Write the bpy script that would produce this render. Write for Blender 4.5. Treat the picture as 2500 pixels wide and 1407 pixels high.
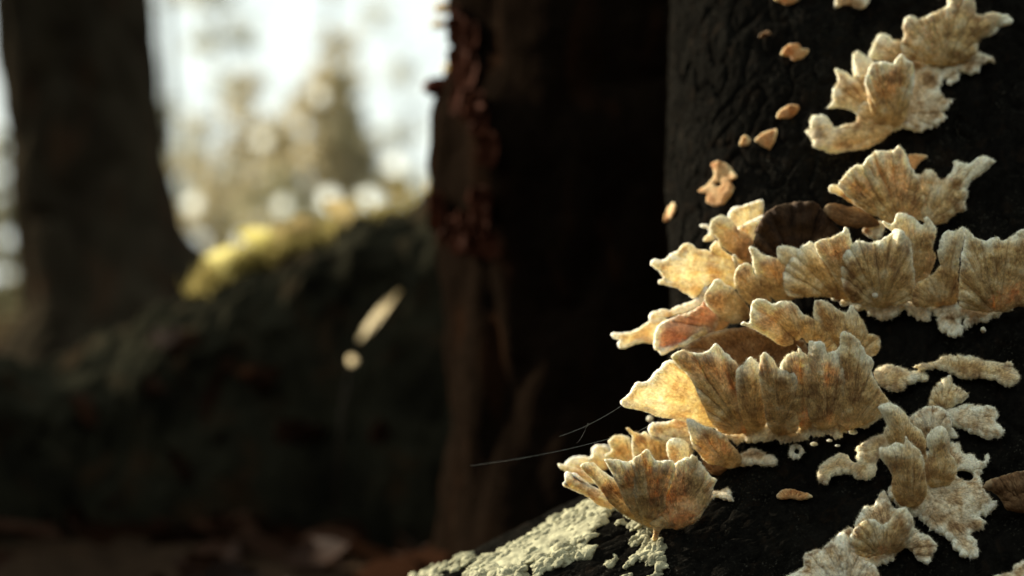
import bpy, math, random
import numpy as np
from mathutils import Vector, Matrix
from mathutils.geometry import delaunay_2d_cdt
from mathutils.bvhtree import BVHTree

R = math.radians
random.seed(4)
scene = bpy.context.scene
for o in list(bpy.data.objects):
    bpy.data.objects.remove(o)
C = scene.collection

# ------------------------------------------------------------------ camera, world, sun, exposure
H = 0.078                      # lens height above the forest floor (m)
FOC = 0.3065                   # focus distance (m)
FPX = 5000.0                   # focal length in photo pixels (72 mm on 36 mm, 2500 px)
cam_d = bpy.data.cameras.new('camera')
cam = bpy.data.objects.new('camera', cam_d)
C.objects.link(cam)
cam.location = (0, 0, H)
cam.rotation_euler = (R(90), 0, 0)
cam_d.lens = 72; cam_d.sensor_width = 36
cam_d.clip_start = 0.01; cam_d.clip_end = 600
cam_d.dof.use_dof = True
cam_d.dof.focus_distance = FOC
cam_d.dof.aperture_fstop = 15.0
scene.camera = cam

SUN_DIR = Vector((-0.76, 0.57, 0.33)).normalized()     # towards the sun: behind, left, low
world = bpy.data.worlds.new('World'); scene.world = world
world.use_nodes = True
wn = world.node_tree
bg = wn.nodes['Background']
sky = wn.nodes.new('ShaderNodeTexSky')
sky.sky_type = 'NISHITA'; sky.sun_disc = False
sky.sun_elevation = math.asin(SUN_DIR.z)
sky.sun_rotation = math.atan2(SUN_DIR.x, SUN_DIR.y)
sky.air_density = 1.0; sky.dust_density = 1.6; sky.ozone_density = 1.0
hs = wn.nodes.new('ShaderNodeHueSaturation'); hs.inputs['Saturation'].default_value = 0.32
wn.links.new(sky.outputs[0], hs.inputs['Color'])
tint = wn.nodes.new('ShaderNodeMix'); tint.data_type = 'RGBA'; tint.blend_type = 'MULTIPLY'
tint.inputs[0].default_value = 1.0; tint.inputs[7].default_value = (0.915, 1.0, 0.965, 1)
veil = wn.nodes.new('ShaderNodeMix'); veil.data_type = 'RGBA'          # thin even cloud veil over the clear sky
veil.inputs[0].default_value = 0.72; veil.inputs[7].default_value = (6.0, 6.0, 5.9, 1)
wn.links.new(hs.outputs[0], veil.inputs[6]); wn.links.new(veil.outputs[2], tint.inputs[6]); wn.links.new(tint.outputs[2], bg.inputs['Color'])
bg.inputs['Strength'].default_value = 0.086

sun_l = bpy.data.lights.new('sun', 'SUN')
sun_l.energy = 4.6; sun_l.angle = R(0.6); sun_l.color = (1.0, 0.90, 0.71)
sun = bpy.data.objects.new('sun', sun_l); C.objects.link(sun)
sun.rotation_euler = SUN_DIR.to_track_quat('Z', 'Y').to_euler()
sun.location = (-3, 3, 3)

scene.view_settings.view_transform = 'Standard'
scene.view_settings.look = 'None'
scene.view_settings.gamma = 1.0
scene.view_settings.exposure = 1.12
scene.view_settings.use_curve_mapping = False
scene.render.engine = 'CYCLES'
scene.cycles.use_denoising = True
try:
    scene.cycles.denoiser = 'OPENIMAGEDENOISE'
except Exception:
    pass
scene.cycles.max_bounces = 8
scene.cycles.diffuse_bounces = 4
scene.cycles.sample_clamp_indirect = 6.0
scene.cycles.use_adaptive_sampling = False

# ------------------------------------------------------------------ helpers
_rng = np.random.RandomState(7)
_perm = np.tile(_rng.permutation(256), 4)
_grad = _rng.normal(size=(256, 3)); _grad /= np.linalg.norm(_grad, axis=1)[:, None]

def noise3(p):
    """gradient noise, p (N,3) -> about -0.7..0.7"""
    p = np.asarray(p, float)
    i = np.floor(p).astype(int); f = p - i
    i &= 255
    u = f * f * f * (f * (f * 6 - 15) + 10)
    def g(dx, dy, dz):
        h = _perm[_perm[_perm[i[:, 0] + dx] + i[:, 1] + dy] + i[:, 2] + dz]
        v = _grad[h]
        return v[:, 0] * (f[:, 0] - dx) + v[:, 1] * (f[:, 1] - dy) + v[:, 2] * (f[:, 2] - dz)
    def L(a, b, t): return a + (b - a) * t
    x00 = L(g(0, 0, 0), g(1, 0, 0), u[:, 0]); x10 = L(g(0, 1, 0), g(1, 1, 0), u[:, 0])
    x01 = L(g(0, 0, 1), g(1, 0, 1), u[:, 0]); x11 = L(g(0, 1, 1), g(1, 1, 1), u[:, 0])
    return L(L(x00, x10, u[:, 1]), L(x01, x11, u[:, 1]), u[:, 2])

def fbm(p, octv=3):
    s = 0; a = 1.0; p = np.asarray(p, float).copy()
    for _ in range(octv):
        s = s + a * noise3(p); p = p * 2.03 + 17.3; a *= 0.5
    return s

def n1(t, seed):
    t = np.asarray(t, float)
    return noise3(np.stack([t, np.full_like(t, seed * 1.37 + 0.5), np.full_like(t, seed * 0.71 + 0.3)], 1))

def P(x, y, d):
    """photo pixel at depth d -> world point"""
    return Vector(((x - 1250.0) / FPX * d, d, H - (y - 703.5) / FPX * d))

def Pn(x, y, d):
    return np.stack([(x - 1250.0) / FPX * d, d, H - (y - 703.5) / FPX * d], -1)

def tag(o, label=None, cat=None, group=None, kind=None):
    if label: o['label'] = label
    if cat: o['category'] = cat
    if group: o['group'] = group
    if kind: o['kind'] = kind
    return o

def empty(name, loc):
    o = bpy.data.objects.new(name, None); C.objects.link(o); o.location = loc
    o.empty_display_size = 0.01
    return o

def mesh_obj(name, V, Fc, mat, parent=None, smooth=True, attrs=None):
    me = bpy.data.meshes.new(name)
    V = np.asarray(V, np.float32)
    if isinstance(Fc, np.ndarray) and Fc.ndim == 2:
        k = Fc.shape[1]; n = len(Fc)
        me.vertices.add(len(V)); me.vertices.foreach_set('co', V.ravel())
        me.loops.add(n * k); me.loops.foreach_set('vertex_index', Fc.astype(np.int32).ravel())
        me.polygons.add(n)
        me.polygons.foreach_set('loop_start', np.arange(0, n * k, k, dtype=np.int32))
        me.update(calc_edges=True); me.validate()
    else:
        me.from_pydata(V.tolist(), [], [list(map(int, f)) for f in Fc]); me.update()
    if smooth:
        me.polygons.foreach_set('use_smooth', np.ones(len(me.polygons), bool))
    for nm, (typ, arr) in (attrs or {}).items():
        at = me.attributes.new(nm, typ, 'POINT')
        at.data.foreach_set('vector' if typ == 'FLOAT_VECTOR' else 'value', np.asarray(arr, np.float32).ravel())
    if mat: me.materials.append(mat)
    o = bpy.data.objects.new(name, me); C.objects.link(o)
    if parent is not None:
        o.parent = parent
        o.matrix_parent_inverse = Matrix.Translation(-Vector(parent.location)) if parent.parent is None else Matrix.Identity(4)
    return o

def grid_faces(nu, nv, wrap_u=False):
    """vertex index = v*nu+u"""
    mu = nu if wrap_u else nu - 1
    u, v = np.meshgrid(np.arange(mu), np.arange(nv - 1))
    u = u.ravel(); v = v.ravel(); u2 = (u + 1) % nu
    return np.stack([v * nu + u, v * nu + u2, (v + 1) * nu + u2, (v + 1) * nu + u], 1)

def tube(path, radii, seg=10, jitter=0.0, seed=0):
    path = np.asarray(path, float); n = len(path)
    T = np.gradient(path, axis=0); T /= np.linalg.norm(T, axis=1)[:, None] + 1e-12
    ref = np.array([0.31, 0.9, 0.22])
    A = np.cross(T, ref); A /= np.linalg.norm(A, axis=1)[:, None] + 1e-12
    B = np.cross(T, A)
    th = np.linspace(0, 2 * np.pi, seg, endpoint=False)
    rr = np.asarray(radii, float)[:, None] * np.ones(seg)
    V = path[:, None, :] + rr[..., None] * (np.cos(th)[None, :, None] * A[:, None, :] + np.sin(th)[None, :, None] * B[:, None, :])
    V = V.reshape(-1, 3)
    Fq = grid_faces(seg, n, True).tolist()
    Fq.append(list(range(seg))[::-1]); Fq.append([(n - 1) * seg + k for k in range(seg)])
    return V, Fq

class NT:
    def __init__(s, name):
        s.m = bpy.data.materials.new(name); s.m.use_nodes = True
        s.t = s.m.node_tree; s.b = s.t.nodes['Principled BSDF']; s.out = s.t.nodes['Material Output']
    def n(s, typ, **kw):
        nd = s.t.nodes.new(typ)
        for k, v in kw.items(): setattr(nd, k, v)
        return nd
    def link(s, a, b): s.t.links.new(a, b)
    def attr(s, name): return s.n('ShaderNodeAttribute', attribute_name=name)
    def noise(s, vec, scale, detail=3, rough=0.55, dist=0.0):
        nd = s.n('ShaderNodeTexNoise'); nd.inputs['Scale'].default_value = scale
        nd.inputs['Detail'].default_value = detail; nd.inputs['Roughness'].default_value = rough
        nd.inputs['Distortion'].default_value = dist
        if vec is not None: s.link(vec, nd.inputs['Vector'])
        return nd.outputs['Fac']
    def ramp(s, fac, stops, interp='LINEAR'):
        nd = s.n('ShaderNodeValToRGB'); nd.color_ramp.interpolation = interp
        e = nd.color_ramp.elements
        while len(e) < len(stops): e.new(0.5)
        for el, (p, c) in zip(e, stops):
            el.position = p; el.color = (*c, 1) if len(c) == 3 else c
        s.link(fac, nd.inputs[0]); return nd.outputs['Color']
    def mix(s, fac, a, b, blend='MIX'):
        nd = s.n('ShaderNodeMix', data_type='RGBA', blend_type=blend)
        for sock, v in ((nd.inputs[0], fac), (nd.inputs[6], a), (nd.inputs[7], b)):
            if hasattr(v, 'links'): s.link(v, sock)
            elif isinstance(v, (int, float)): sock.default_value = v
            else: sock.default_value = (*v, 1)
        return nd.outputs[2]
    def math(s, op, a, b=None, clamp=False):
        nd = s.n('ShaderNodeMath', operation=op, use_clamp=clamp)
        for sock, v in zip(nd.inputs, (a, b)):
            if v is None: continue
            if hasattr(v, 'links'): s.link(v, sock)
            else: sock.default_value = v
        return nd.outputs[0]
    def maprange(s, v, a, b, c, d, smooth=False):
        nd = s.n('ShaderNodeMapRange', interpolation_type='SMOOTHSTEP' if smooth else 'LINEAR')
        s.link(v, nd.inputs[0])
        for k, x in enumerate((a, b, c, d)): nd.inputs[k + 1].default_value = x
        return nd.outputs[0]
    def bump(s, h, strength, dist, nrm=None):
        nd = s.n('ShaderNodeBump'); nd.inputs['Strength'].default_value = strength; nd.inputs['Distance'].default_value = dist
        s.link(h, nd.inputs['Height'])
        if nrm is not None: s.link(nrm, nd.inputs['Normal'])
        return nd.outputs[0]
    def pos(s): return s.n('ShaderNodeNewGeometry').outputs['Position']

# ------------------------------------------------------------------ materials
def fungus_mat(name, brown, tan, cream, sss=0.45, rimw=1.3, creamy=0.0, scale=0.0014):
    k = NT(name)
    pos = k.pos()
    flow = k.attr('flow').outputs['Vector']; rim = k.attr('rim').outputs['Fac']; pale = k.attr('pale').outputs['Fac']
    mot = k.noise(pos, 330, 4, 0.6)                       # 3 mm mottling
    mot2 = k.noise(pos, 1100, 3, 0.6)
    mp = k.n('ShaderNodeMapping'); mp.inputs['Scale'].default_value = (6.5, 1.5, 1)
    k.link(flow, mp.inputs['Vector'])
    hair = k.noise(mp.outputs[0], 1.0, 3, 0.65, 0.6)      # felted hairs running from root to rim
    mz = k.n('ShaderNodeMapping'); mz.inputs['Scale'].default_value = (0.06, 0.62, 1)
    k.link(flow, mz.inputs['Vector'])
    zone = k.noise(mz.outputs[0], 1.0, 2, 0.5, 0.4)       # growth zones
    f = k.math('ADD', k.math('MULTIPLY', mot, 0.55), k.math('MULTIPLY', zone, 0.25))
    f = k.math('ADD', f, k.math('MULTIPLY', hair, 0.28))
    col = k.ramp(f, [(0.43, brown), (0.56, tan), (0.66, tuple(0.5 * a + 0.5 * b for a, b in zip(tan, cream)))])
    rr = k.math('ADD', rim, k.math('MULTIPLY', k.math('SUBTRACT', mot, 0.5), -3.4))
    rr = k.math('ADD', rr, k.math('MULTIPLY', k.math('SUBTRACT', hair, 0.5), 1.2))
    rf = k.maprange(rr, 0.05, rimw, 1.0, 0.0, True)
    rf = k.math('ADD', rf, k.math('MULTIPLY', pale, k.maprange(mot, 0.42, 0.58, 0.0, 1.2)), True)
    col = k.mix(rf, col, cream)
    speck = k.maprange(k.noise(pos, 2100, 1, 0.5), 0.70, 0.76, 0.0, 0.75)
    speck = k.math('MULTIPLY', speck, k.maprange(k.noise(pos, 160, 2), 0.5, 0.62, 0.0, 1.0))
    col = k.mix(speck, col, (0.07, 0.045, 0.03))
    grain = k.noise(pos, 2600, 2, 0.6)
    hv = k.maprange(k.math('ADD', k.math('MULTIPLY', hair, 0.85), k.math('MULTIPLY', mot2, 0.15)), 0.36, 0.64, 0.76, 1.16)
    hv = k.math('MULTIPLY', hv, k.maprange(grain, 0.35, 0.65, 0.80, 1.18))
    cv = k.n('ShaderNodeVectorMath', operation='SCALE'); k.link(col, cv.inputs[0]); k.link(hv, cv.inputs['Scale'])
    col = cv.outputs[0]
    k.link(col, k.b.inputs['Base Color'])
    k.b.inputs['Roughness'].default_value = 0.9
    k.b.inputs['Specular IOR Level'].default_value = 0.12
    k.b.subsurface_method = 'RANDOM_WALK'
    k.b.inputs['Subsurface Weight'].default_value = sss
    k.b.inputs['Subsurface Radius'].default_value = (1.0, 0.84, 0.62)
    k.b.inputs['Subsurface Scale'].default_value = scale
    try:
        k.b.inputs['Sheen Weight'].default_value = 0.15 if sss > 0.3 else 0.0; k.b.inputs['Sheen Roughness'].default_value = 0.6
        k.b.inputs['Sheen Tint'].default_value = (1, 0.95, 0.85, 1)
    except Exception: pass
    b1 = k.bump(hair, 0.8, 0.00014)
    b2 = k.bump(mot2, 0.25, 0.00010, b1)
    k.link(k.bump(grain, 0.7, 0.00010, b2), k.b.inputs['Normal'])
    return k.m

M_FUN = fungus_mat('fungus_felt', (0.32, 0.17, 0.066), (0.76, 0.535, 0.24), (0.93, 0.88, 0.68), rimw=3.0)
M_MAUVE = fungus_mat('fungus_mauve_face', (0.36, 0.17, 0.10), (0.58, 0.35, 0.20), (0.88, 0.80, 0.62), sss=0.9, rimw=1.7, scale=0.0014)
M_WING = fungus_mat('fungus_thin_wing', (0.54, 0.40, 0.25), (0.75, 0.65, 0.46), (0.88, 0.83, 0.69), sss=1.0, rimw=1.8, scale=0.0026)
M_CRUST = fungus_mat('fungus_crust', (0.26, 0.145, 0.065), (0.64, 0.46, 0.25), (0.92, 0.87, 0.69), rimw=1.6)
M_ORANGE = fungus_mat('fungus_young_orange', (0.38, 0.15, 0.045), (0.58, 0.31, 0.12), (0.76, 0.56, 0.31), rimw=1.0)
M_DARK = fungus_mat('fungus_shadowed_dark', (0.020, 0.011, 0.007), (0.045, 0.025, 0.014), (0.10, 0.062, 0.036), sss=0.0, rimw=0.9)  # dark brown bracket with its shadow put into the colour
M_UMBER = fungus_mat('fungus_umber', (0.10, 0.052, 0.024), (0.19, 0.105, 0.05), (0.34, 0.24, 0.14), sss=0.2, rimw=0.9)
FUZZ = {M_FUN.name: fungus_mat('fuzz_felt', (0.42, 0.255, 0.12), (0.76, 0.56, 0.28), (0.93, 0.89, 0.70), sss=0.0, rimw=2.9),
        M_CRUST.name: fungus_mat('fuzz_crust', (0.30, 0.18, 0.09), (0.62, 0.46, 0.25), (0.90, 0.84, 0.66), sss=0.0, rimw=1.5)}

def bark_mat(name, dark, light, fleck, s1, bump_d, fleck_amt=1.0, stretch=(1, 1, 0.35)):
    k = NT(name)
    mp = k.n('ShaderNodeMapping'); mp.inputs['Scale'].default_value = stretch
    k.link(k.pos(), mp.inputs['Vector']); v = mp.outputs[0]
    a = k.noise(v, s1, 5, 0.6); b = k.noise(k.pos(), s1 * 6, 4, 0.65); c = k.noise(v, s1 * 1.7, 3, 0.5, 0.5)
    col = k.ramp(k.math('ADD', k.math('MULTIPLY', a, 0.6), k.math('MULTIPLY', b, 0.4)), [(0.38, dark), (0.62, light)])
    col = k.mix(k.math('MULTIPLY', k.maprange(c, 0.56, 0.70, 0, 0.8), fleck_amt), col, fleck)
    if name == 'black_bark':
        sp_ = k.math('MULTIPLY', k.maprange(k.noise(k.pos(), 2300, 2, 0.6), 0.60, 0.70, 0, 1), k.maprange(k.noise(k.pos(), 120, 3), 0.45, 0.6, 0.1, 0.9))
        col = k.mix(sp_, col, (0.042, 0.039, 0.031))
    k.link(col, k.b.inputs['Base Color'])
    k.b.inputs['Roughness'].default_value = 0.9; k.b.inputs['Specular IOR Level'].default_value = 0.0
    n1_ = k.bump(a, 0.7, bump_d * 3); n2_ = k.bump(b, 0.8, bump_d, n1_)
    k.link(n2_, k.b.inputs['Normal'])
    return k.m

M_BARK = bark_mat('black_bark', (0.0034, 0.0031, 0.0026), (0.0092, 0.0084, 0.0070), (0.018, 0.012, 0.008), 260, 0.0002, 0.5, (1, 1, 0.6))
M_BARK2 = bark_mat('red_brown_bark', (0.005, 0.0033, 0.0023), (0.0105, 0.0066, 0.0043), (0.018, 0.008, 0.004), 60, 0.0012, 1.0)
M_BARK1 = bark_mat('grey_brown_bark', (0.014, 0.011, 0.008), (0.040, 0.032, 0.021), (0.060, 0.032, 0.018), 34, 0.002, 0.8)
M_ROOT = bark_mat('mossy_root_bark', (0.009, 0.0085, 0.006), (0.030, 0.028, 0.018), (0.045, 0.025, 0.013), 45, 0.0015, 0.7, (1, 1, 1))
M_FARBARK = bark_mat('far_bark', (0.05, 0.042, 0.03), (0.12, 0.10, 0.075), (0.10, 0.08, 0.05), 6, 0.01, 0.5)

def leaf_mat(name, c1, c2, trans=0.5, scale=40):
    k = NT(name)
    oi = k.n('ShaderNodeObjectInfo')
    rnd = k.attr('tone').outputs['Fac']
    f = k.math('ADD', k.math('MULTIPLY', k.noise(k.pos(), scale, 3), 0.6), k.math('MULTIPLY', rnd, 0.5))
    col = k.ramp(f, [(0.25, c1), (0.75, c2)])
    k.link(col, k.b.inputs['Base Color']); k.b.inputs['Roughness'].default_value = 0.6
    k.b.inputs['Specular IOR Level'].default_value = 0.03
    tr = k.n('ShaderNodeBsdfTranslucent'); k.link(col, tr.inputs['Color'])
    ms = k.n('ShaderNodeMixShader'); ms.inputs[0].default_value = trans
    k.link(k.b.outputs[0], ms.inputs[1]); k.link(tr.outputs[0], ms.inputs[2]); k.link(ms.outputs[0], k.out.inputs['Surface'])
    return k.m

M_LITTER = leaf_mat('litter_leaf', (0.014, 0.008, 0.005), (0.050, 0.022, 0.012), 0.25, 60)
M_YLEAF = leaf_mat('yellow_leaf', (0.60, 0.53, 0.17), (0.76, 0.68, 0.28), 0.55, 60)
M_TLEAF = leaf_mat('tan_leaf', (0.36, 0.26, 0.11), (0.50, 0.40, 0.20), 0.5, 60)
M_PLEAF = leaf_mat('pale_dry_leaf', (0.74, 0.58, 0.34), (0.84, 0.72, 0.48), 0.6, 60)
M_CROWN_T = leaf_mat('crown_tan', (0.34, 0.30, 0.18), (0.58, 0.50, 0.32), 0.55, 3)
M_CROWN_O = leaf_mat('crown_olive', (0.22, 0.21, 0.12), (0.42, 0.39, 0.24), 0.55, 3)
M_CROWN_G = leaf_mat('crown_hazed', (0.42, 0.42, 0.35), (0.62, 0.62, 0.52), 0.55, 3)  # haze put into the colour as paler, greyer leaves

def simple(name, col, rough=0.8, var=0.25, scale=900, sss=0.0, bump=0.0):
    k = NT(name)
    nz = k.noise(k.pos(), scale, 3)
    c = k.ramp(nz, [(0.3, tuple(x * (1 - var) for x in col)), (0.7, tuple(min(1, x * (1 + var)) for x in col))])
    k.link(c, k.b.inputs['Base Color']); k.b.inputs['Roughness'].default_value = rough
    k.b.inputs['Specular IOR Level'].default_value = 0.03
    if bump: k.link(k.bump(nz, 0.6, bump), k.b.inputs['Normal'])
    if sss:
        k.b.inputs['Subsurface Weight'].default_value = sss; k.b.inputs['Subsurface Scale'].default_value = 0.0006
        k.b.inputs['Subsurface Radius'].default_value = (1, 0.8, 0.5)
    return k.m

M_LICHEN = simple('pale_lichen', (0.34, 0.325, 0.215), 0.95, 0.5, 450, 0.0, 0.0002)
M_SILK = simple('spider_silk', (0.75, 0.72, 0.65), 0.3, 0.05)
M_KNOB = simple('red_brown_knob', (0.085, 0.022, 0.012), 0.6, 0.3, 300)
M_FLAKE = simple('bark_flake', (0.045, 0.014, 0.007), 0.9, 0.4, 200)
M_DOT = simple('white_dot', (0.72, 0.68, 0.55), 0.6, 0.1, 900, 0.4)

# ------------------------------------------------------------------ ground
def ground_z(x, y):
    p = np.stack([np.asarray(x, float) * 1.0, np.asarray(y, float) * 1.0, np.zeros_like(np.asarray(x, float))], -1).reshape(-1, 3)
    r = np.hypot(p[:, 0], p[:, 1])
    z = 0.010 * fbm(p * 9.0, 3) + 0.006 * fbm(p * 40.0 + 5, 2)
    far = np.clip((r - 3) / 25, 0, 1)
    z = z + far * (0.5 * fbm(p * 0.09 + 3, 2) - 0.25)
    return z.reshape(np.shape(x))

def axis(lim, fine, n):
    t = np.linspace(-1, 1, n)
    k = 7.2
    return np.sinh(t * k) / np.sinh(k) * lim
gx, gy = np.meshgrid(axis(260, 0, 261), axis(260, 0, 261) + 0.45)
gz = ground_z(gx, gy)
kg = NT('forest_floor')
gp = kg.pos()
ga = kg.noise(gp, 22, 5, 0.65); gb = kg.noise(gp, 150, 4, 0.6); gc = kg.noise(gp, 0.6, 3, 0.5)
gcol = kg.ramp(kg.math('ADD', kg.math('MULTIPLY', ga, 0.6), kg.math('MULTIPLY', gb, 0.4)),
               [(0.35, (0.018, 0.012, 0.008)), (0.55, (0.042, 0.026, 0.016)), (0.68, (0.075, 0.038, 0.02))])
gcol = kg.mix(kg.maprange(gc, 0.42, 0.66, 0.0, 0.75), gcol, (0.075, 0.070, 0.028))
kg.link(gcol, kg.b.inputs['Base Color']); kg.b.inputs['Roughness'].default_value = 0.95; kg.b.inputs['Specular IOR Level'].default_value = 0.0
kg.link(kg.bump(gb, 0.8, 0.004), kg.b.inputs['Normal'])
gnd = mesh_obj('ground', np.stack([gx, gy, gz], -1).reshape(-1, 3), grid_faces(261, 261), kg.m)
tag(gnd, 'dark leaf-strewn forest floor', kind='structure')

# ------------------------------------------------------------------ the fungus-covered trunk (front, right)
TB_Y = np.array([-520, -200, 0, 200, 400, 600, 800, 950, 1050, 1130, 1190, 1235, 1280, 1330, 1400, 1480, 1600, 1750, 1950])
TB_X = np.array([1655, 1650, 1645, 1640, 1632, 1640, 1648, 1640, 1615, 1560, 1480, 1415, 1330, 1225, 1090, 900, 560, 250, 0])
TB_D = np.array([.396, .368, .352, .343, .335, .326, .316, .310, .3065, .3035, .301, .2995, .298, .296, .293, .289, .283, .276, .268])
TB_DT = TB_D + 0.042
tb_z = H - (TB_Y - 703.5) / FPX * TB_DT
tb_x = (TB_X - 1250) / FPX * TB_DT
tb_z = np.concatenate([[2.6, 1.2, 0.5], tb_z, [-0.06]])
tb_x = np.concatenate([[0.070, 0.050, 0.036], tb_x, [-0.12]])
tb_d = np.concatenate([[0.45, 0.43, 0.412], TB_D, [0.262]])
_o = np.argsort(tb_z); tb_z, tb_x, tb_d = tb_z[_o], tb_x[_o], tb_d[_o]
_zz = np.linspace(-0.06, 2.6, 12000)
def _sm(a, w=9):
    q = np.interp(_zz, tb_z, a); k = np.ones(w) / w
    for _ in range(2): q = np.convolve(np.pad(q, w // 2, 'edge'), k, 'valid')
    return q
_tx, _td = _sm(tb_x), _sm(tb_d)
XR = 0.21; RYF = 0.045; RYB = 0.062; NEXP = 2.5
def trunk_xs(z): return np.interp(z, _zz, _tx)
def trunk_yf(z): return np.interp(z, _zz, _td)
def bark_depth_world(X, Z):
    xs = trunk_xs(Z); rx = (XR - xs) / 2
    u = np.clip(np.abs((X - xs - rx) / rx), 0, 1)
    u = np.where(X < xs, 1.0, u)
    return trunk_yf(Z) + RYF * (1 - (1 - u ** NEXP) ** (1 / NEXP))
def bark_depth(x, y):
    x = np.asarray(x, float); y = np.asarray(y, float)
    d = np.full_like(x, 0.32)
    for _ in range(14):
        d = 0.55 * d + 0.45 * bark_depth_world((x - 1250) / FPX * d, H - (y - 703.5) / FPX * d)
    return d

def build_front_trunk():
    zs = np.concatenate([np.linspace(-0.055, 0.0, 30, endpoint=False), np.linspace(0.0, 0.172, 400, endpoint=False),
                         np.geomspace(0.172, 2.6, 60)])
    ph = np.concatenate([np.linspace(-0.35, 1.75, 560, endpoint=False), np.linspace(1.75, 2 * np.pi - 0.35, 90, endpoint=False)])
    ZZ, PH = np.meshgrid(zs, ph, indexing='ij')
    xs = trunk_xs(ZZ); rx = (XR - xs) / 2
    c, s = np.cos(PH), np.sin(PH)
    e = 2 / NEXP
    ry = np.where(s > 0, RYF, RYB)
    X = xs + rx - rx * np.sign(c) * np.abs(c) ** e
    Y = trunk_yf(ZZ) + RYF - ry * np.sign(s) * np.abs(s) ** e
    V = np.stack([X, Y, ZZ], -1)
    nv, nu = ZZ.shape
    du = np.roll(V, -1, 1) - np.roll(V, 1, 1); dv = np.gradient(V, axis=0)
    N = np.cross(du, dv); N /= np.linalg.norm(N, axis=-1)[..., None] + 1e-12
    cen = np.stack([xs + rx, trunk_yf(ZZ) + RYF, ZZ], -1)
    N *= np.sign((N * (V - cen)).sum(-1))[..., None]
    p = V.reshape(-1, 3)
    q = p * np.array([1, 1, 0.75])
    w = fbm(p * 90 + 9, 2)[:, None] * 0.004
    crack = 1 - np.abs(noise3((q + w) * 150)) * 3.2
    crack2 = 1 - np.abs(noise3((q + w * 1.5) * 330 + 40)) * 3.2
    disp = -0.0008 * np.clip(crack, 0, 1) ** 7 - 0.0002 * np.clip(crack2, 0, 1) ** 4
    disp += 0.0007 * fbm(p * 60 + 3, 3) + 0.00042 * fbm(p * 650 + 30, 3)
    disp *= np.clip((0.9 - p[:, 2]) / 0.5, 0.2, 1)
    V = p + N.reshape(-1, 3) * disp[:, None]
    Fq = grid_faces(nu, nv, True)
    return V, Fq, nu, nv
tv, tf, tnu, tnv = build_front_trunk()
trunkE = empty('fungus_covered_trunk', (0.11, 0.36, 0.0))
tag(trunkE, 'rough blackish tree trunk with flared root carrying tiers of pale bracket fungi', 'tree trunk')
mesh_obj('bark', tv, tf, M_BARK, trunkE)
capc = tv[-tnu:].mean(0)
mesh_obj('broken_top', np.vstack([tv[-tnu:], capc + [0, 0, 0.03]]),
         np.array([[i, (i + 1) % tnu, tnu] for i in range(tnu)]), M_BARK2, trunkE)
BVH = BVHTree.FromPolygons(tv.tolist(), tf.tolist())
camv = Vector((0, 0, H))
def bark_hit(x, y):
    d = (P(x, y, 1.0) - camv).normalized()
    loc, nor, idx, dist = BVH.ray_cast(camv, d, 2.0)
    return (loc, nor) if loc is not None else (None, None)

# ------------------------------------------------------------------ fungus lobes
def catmull(pts, step):
    pts = np.asarray(pts, float); n = len(pts); out = []
    for i in range(n):
        p0, p1, p2, p3 = pts[i - 1], pts[i], pts[(i + 1) % n], pts[(i + 2) % n]
        L = np.linalg.norm(p2 - p1); k = max(2, int(math.ceil(L / step)))
        t = np.linspace(0, 1, k, endpoint=False)[:, None]
        a = 0.40
        m1 = a * (p2 - p0); m2 = a * (p3 - p1)
        lim = 1.1 * L
        for m in (m1, m2):
            l = np.linalg.norm(m)
            if l > lim: m *= lim / l
        out.append((2 * t**3 - 3 * t**2 + 1) * p1 + (t**3 - 2 * t**2 + t) * m1 + (-2 * t**3 + 3 * t**2) * p2 + (t**3 - t**2) * m2)
    return np.vstack(out)

def inside(poly, q):
    x, y = q[:, 0], q[:, 1]; r = np.zeros(len(q), bool)
    a = poly; b = np.roll(poly, -1, 0)
    for (x1, y1), (x2, y2) in zip(a, b):
        if y1 == y2: continue
        c = ((y1 > y) != (y2 > y)) & (x < (x2 - x1) * (y - y1) / (y2 - y1) + x1)
        r ^= c
    return r

def seg_dist(poly, q):
    best = np.full(len(q), 1e9)
    a = poly; b = np.roll(poly, -1, 0)
    for i in range(len(a)):
        ab = b[i] - a[i]; t = np.clip(((q - a[i]) @ ab) / (ab @ ab + 1e-9), 0, 1)
        d = np.hypot(*(q - a[i] - t[:, None] * ab).T)
        np.minimum(best, d, out=best)
    return best

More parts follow.
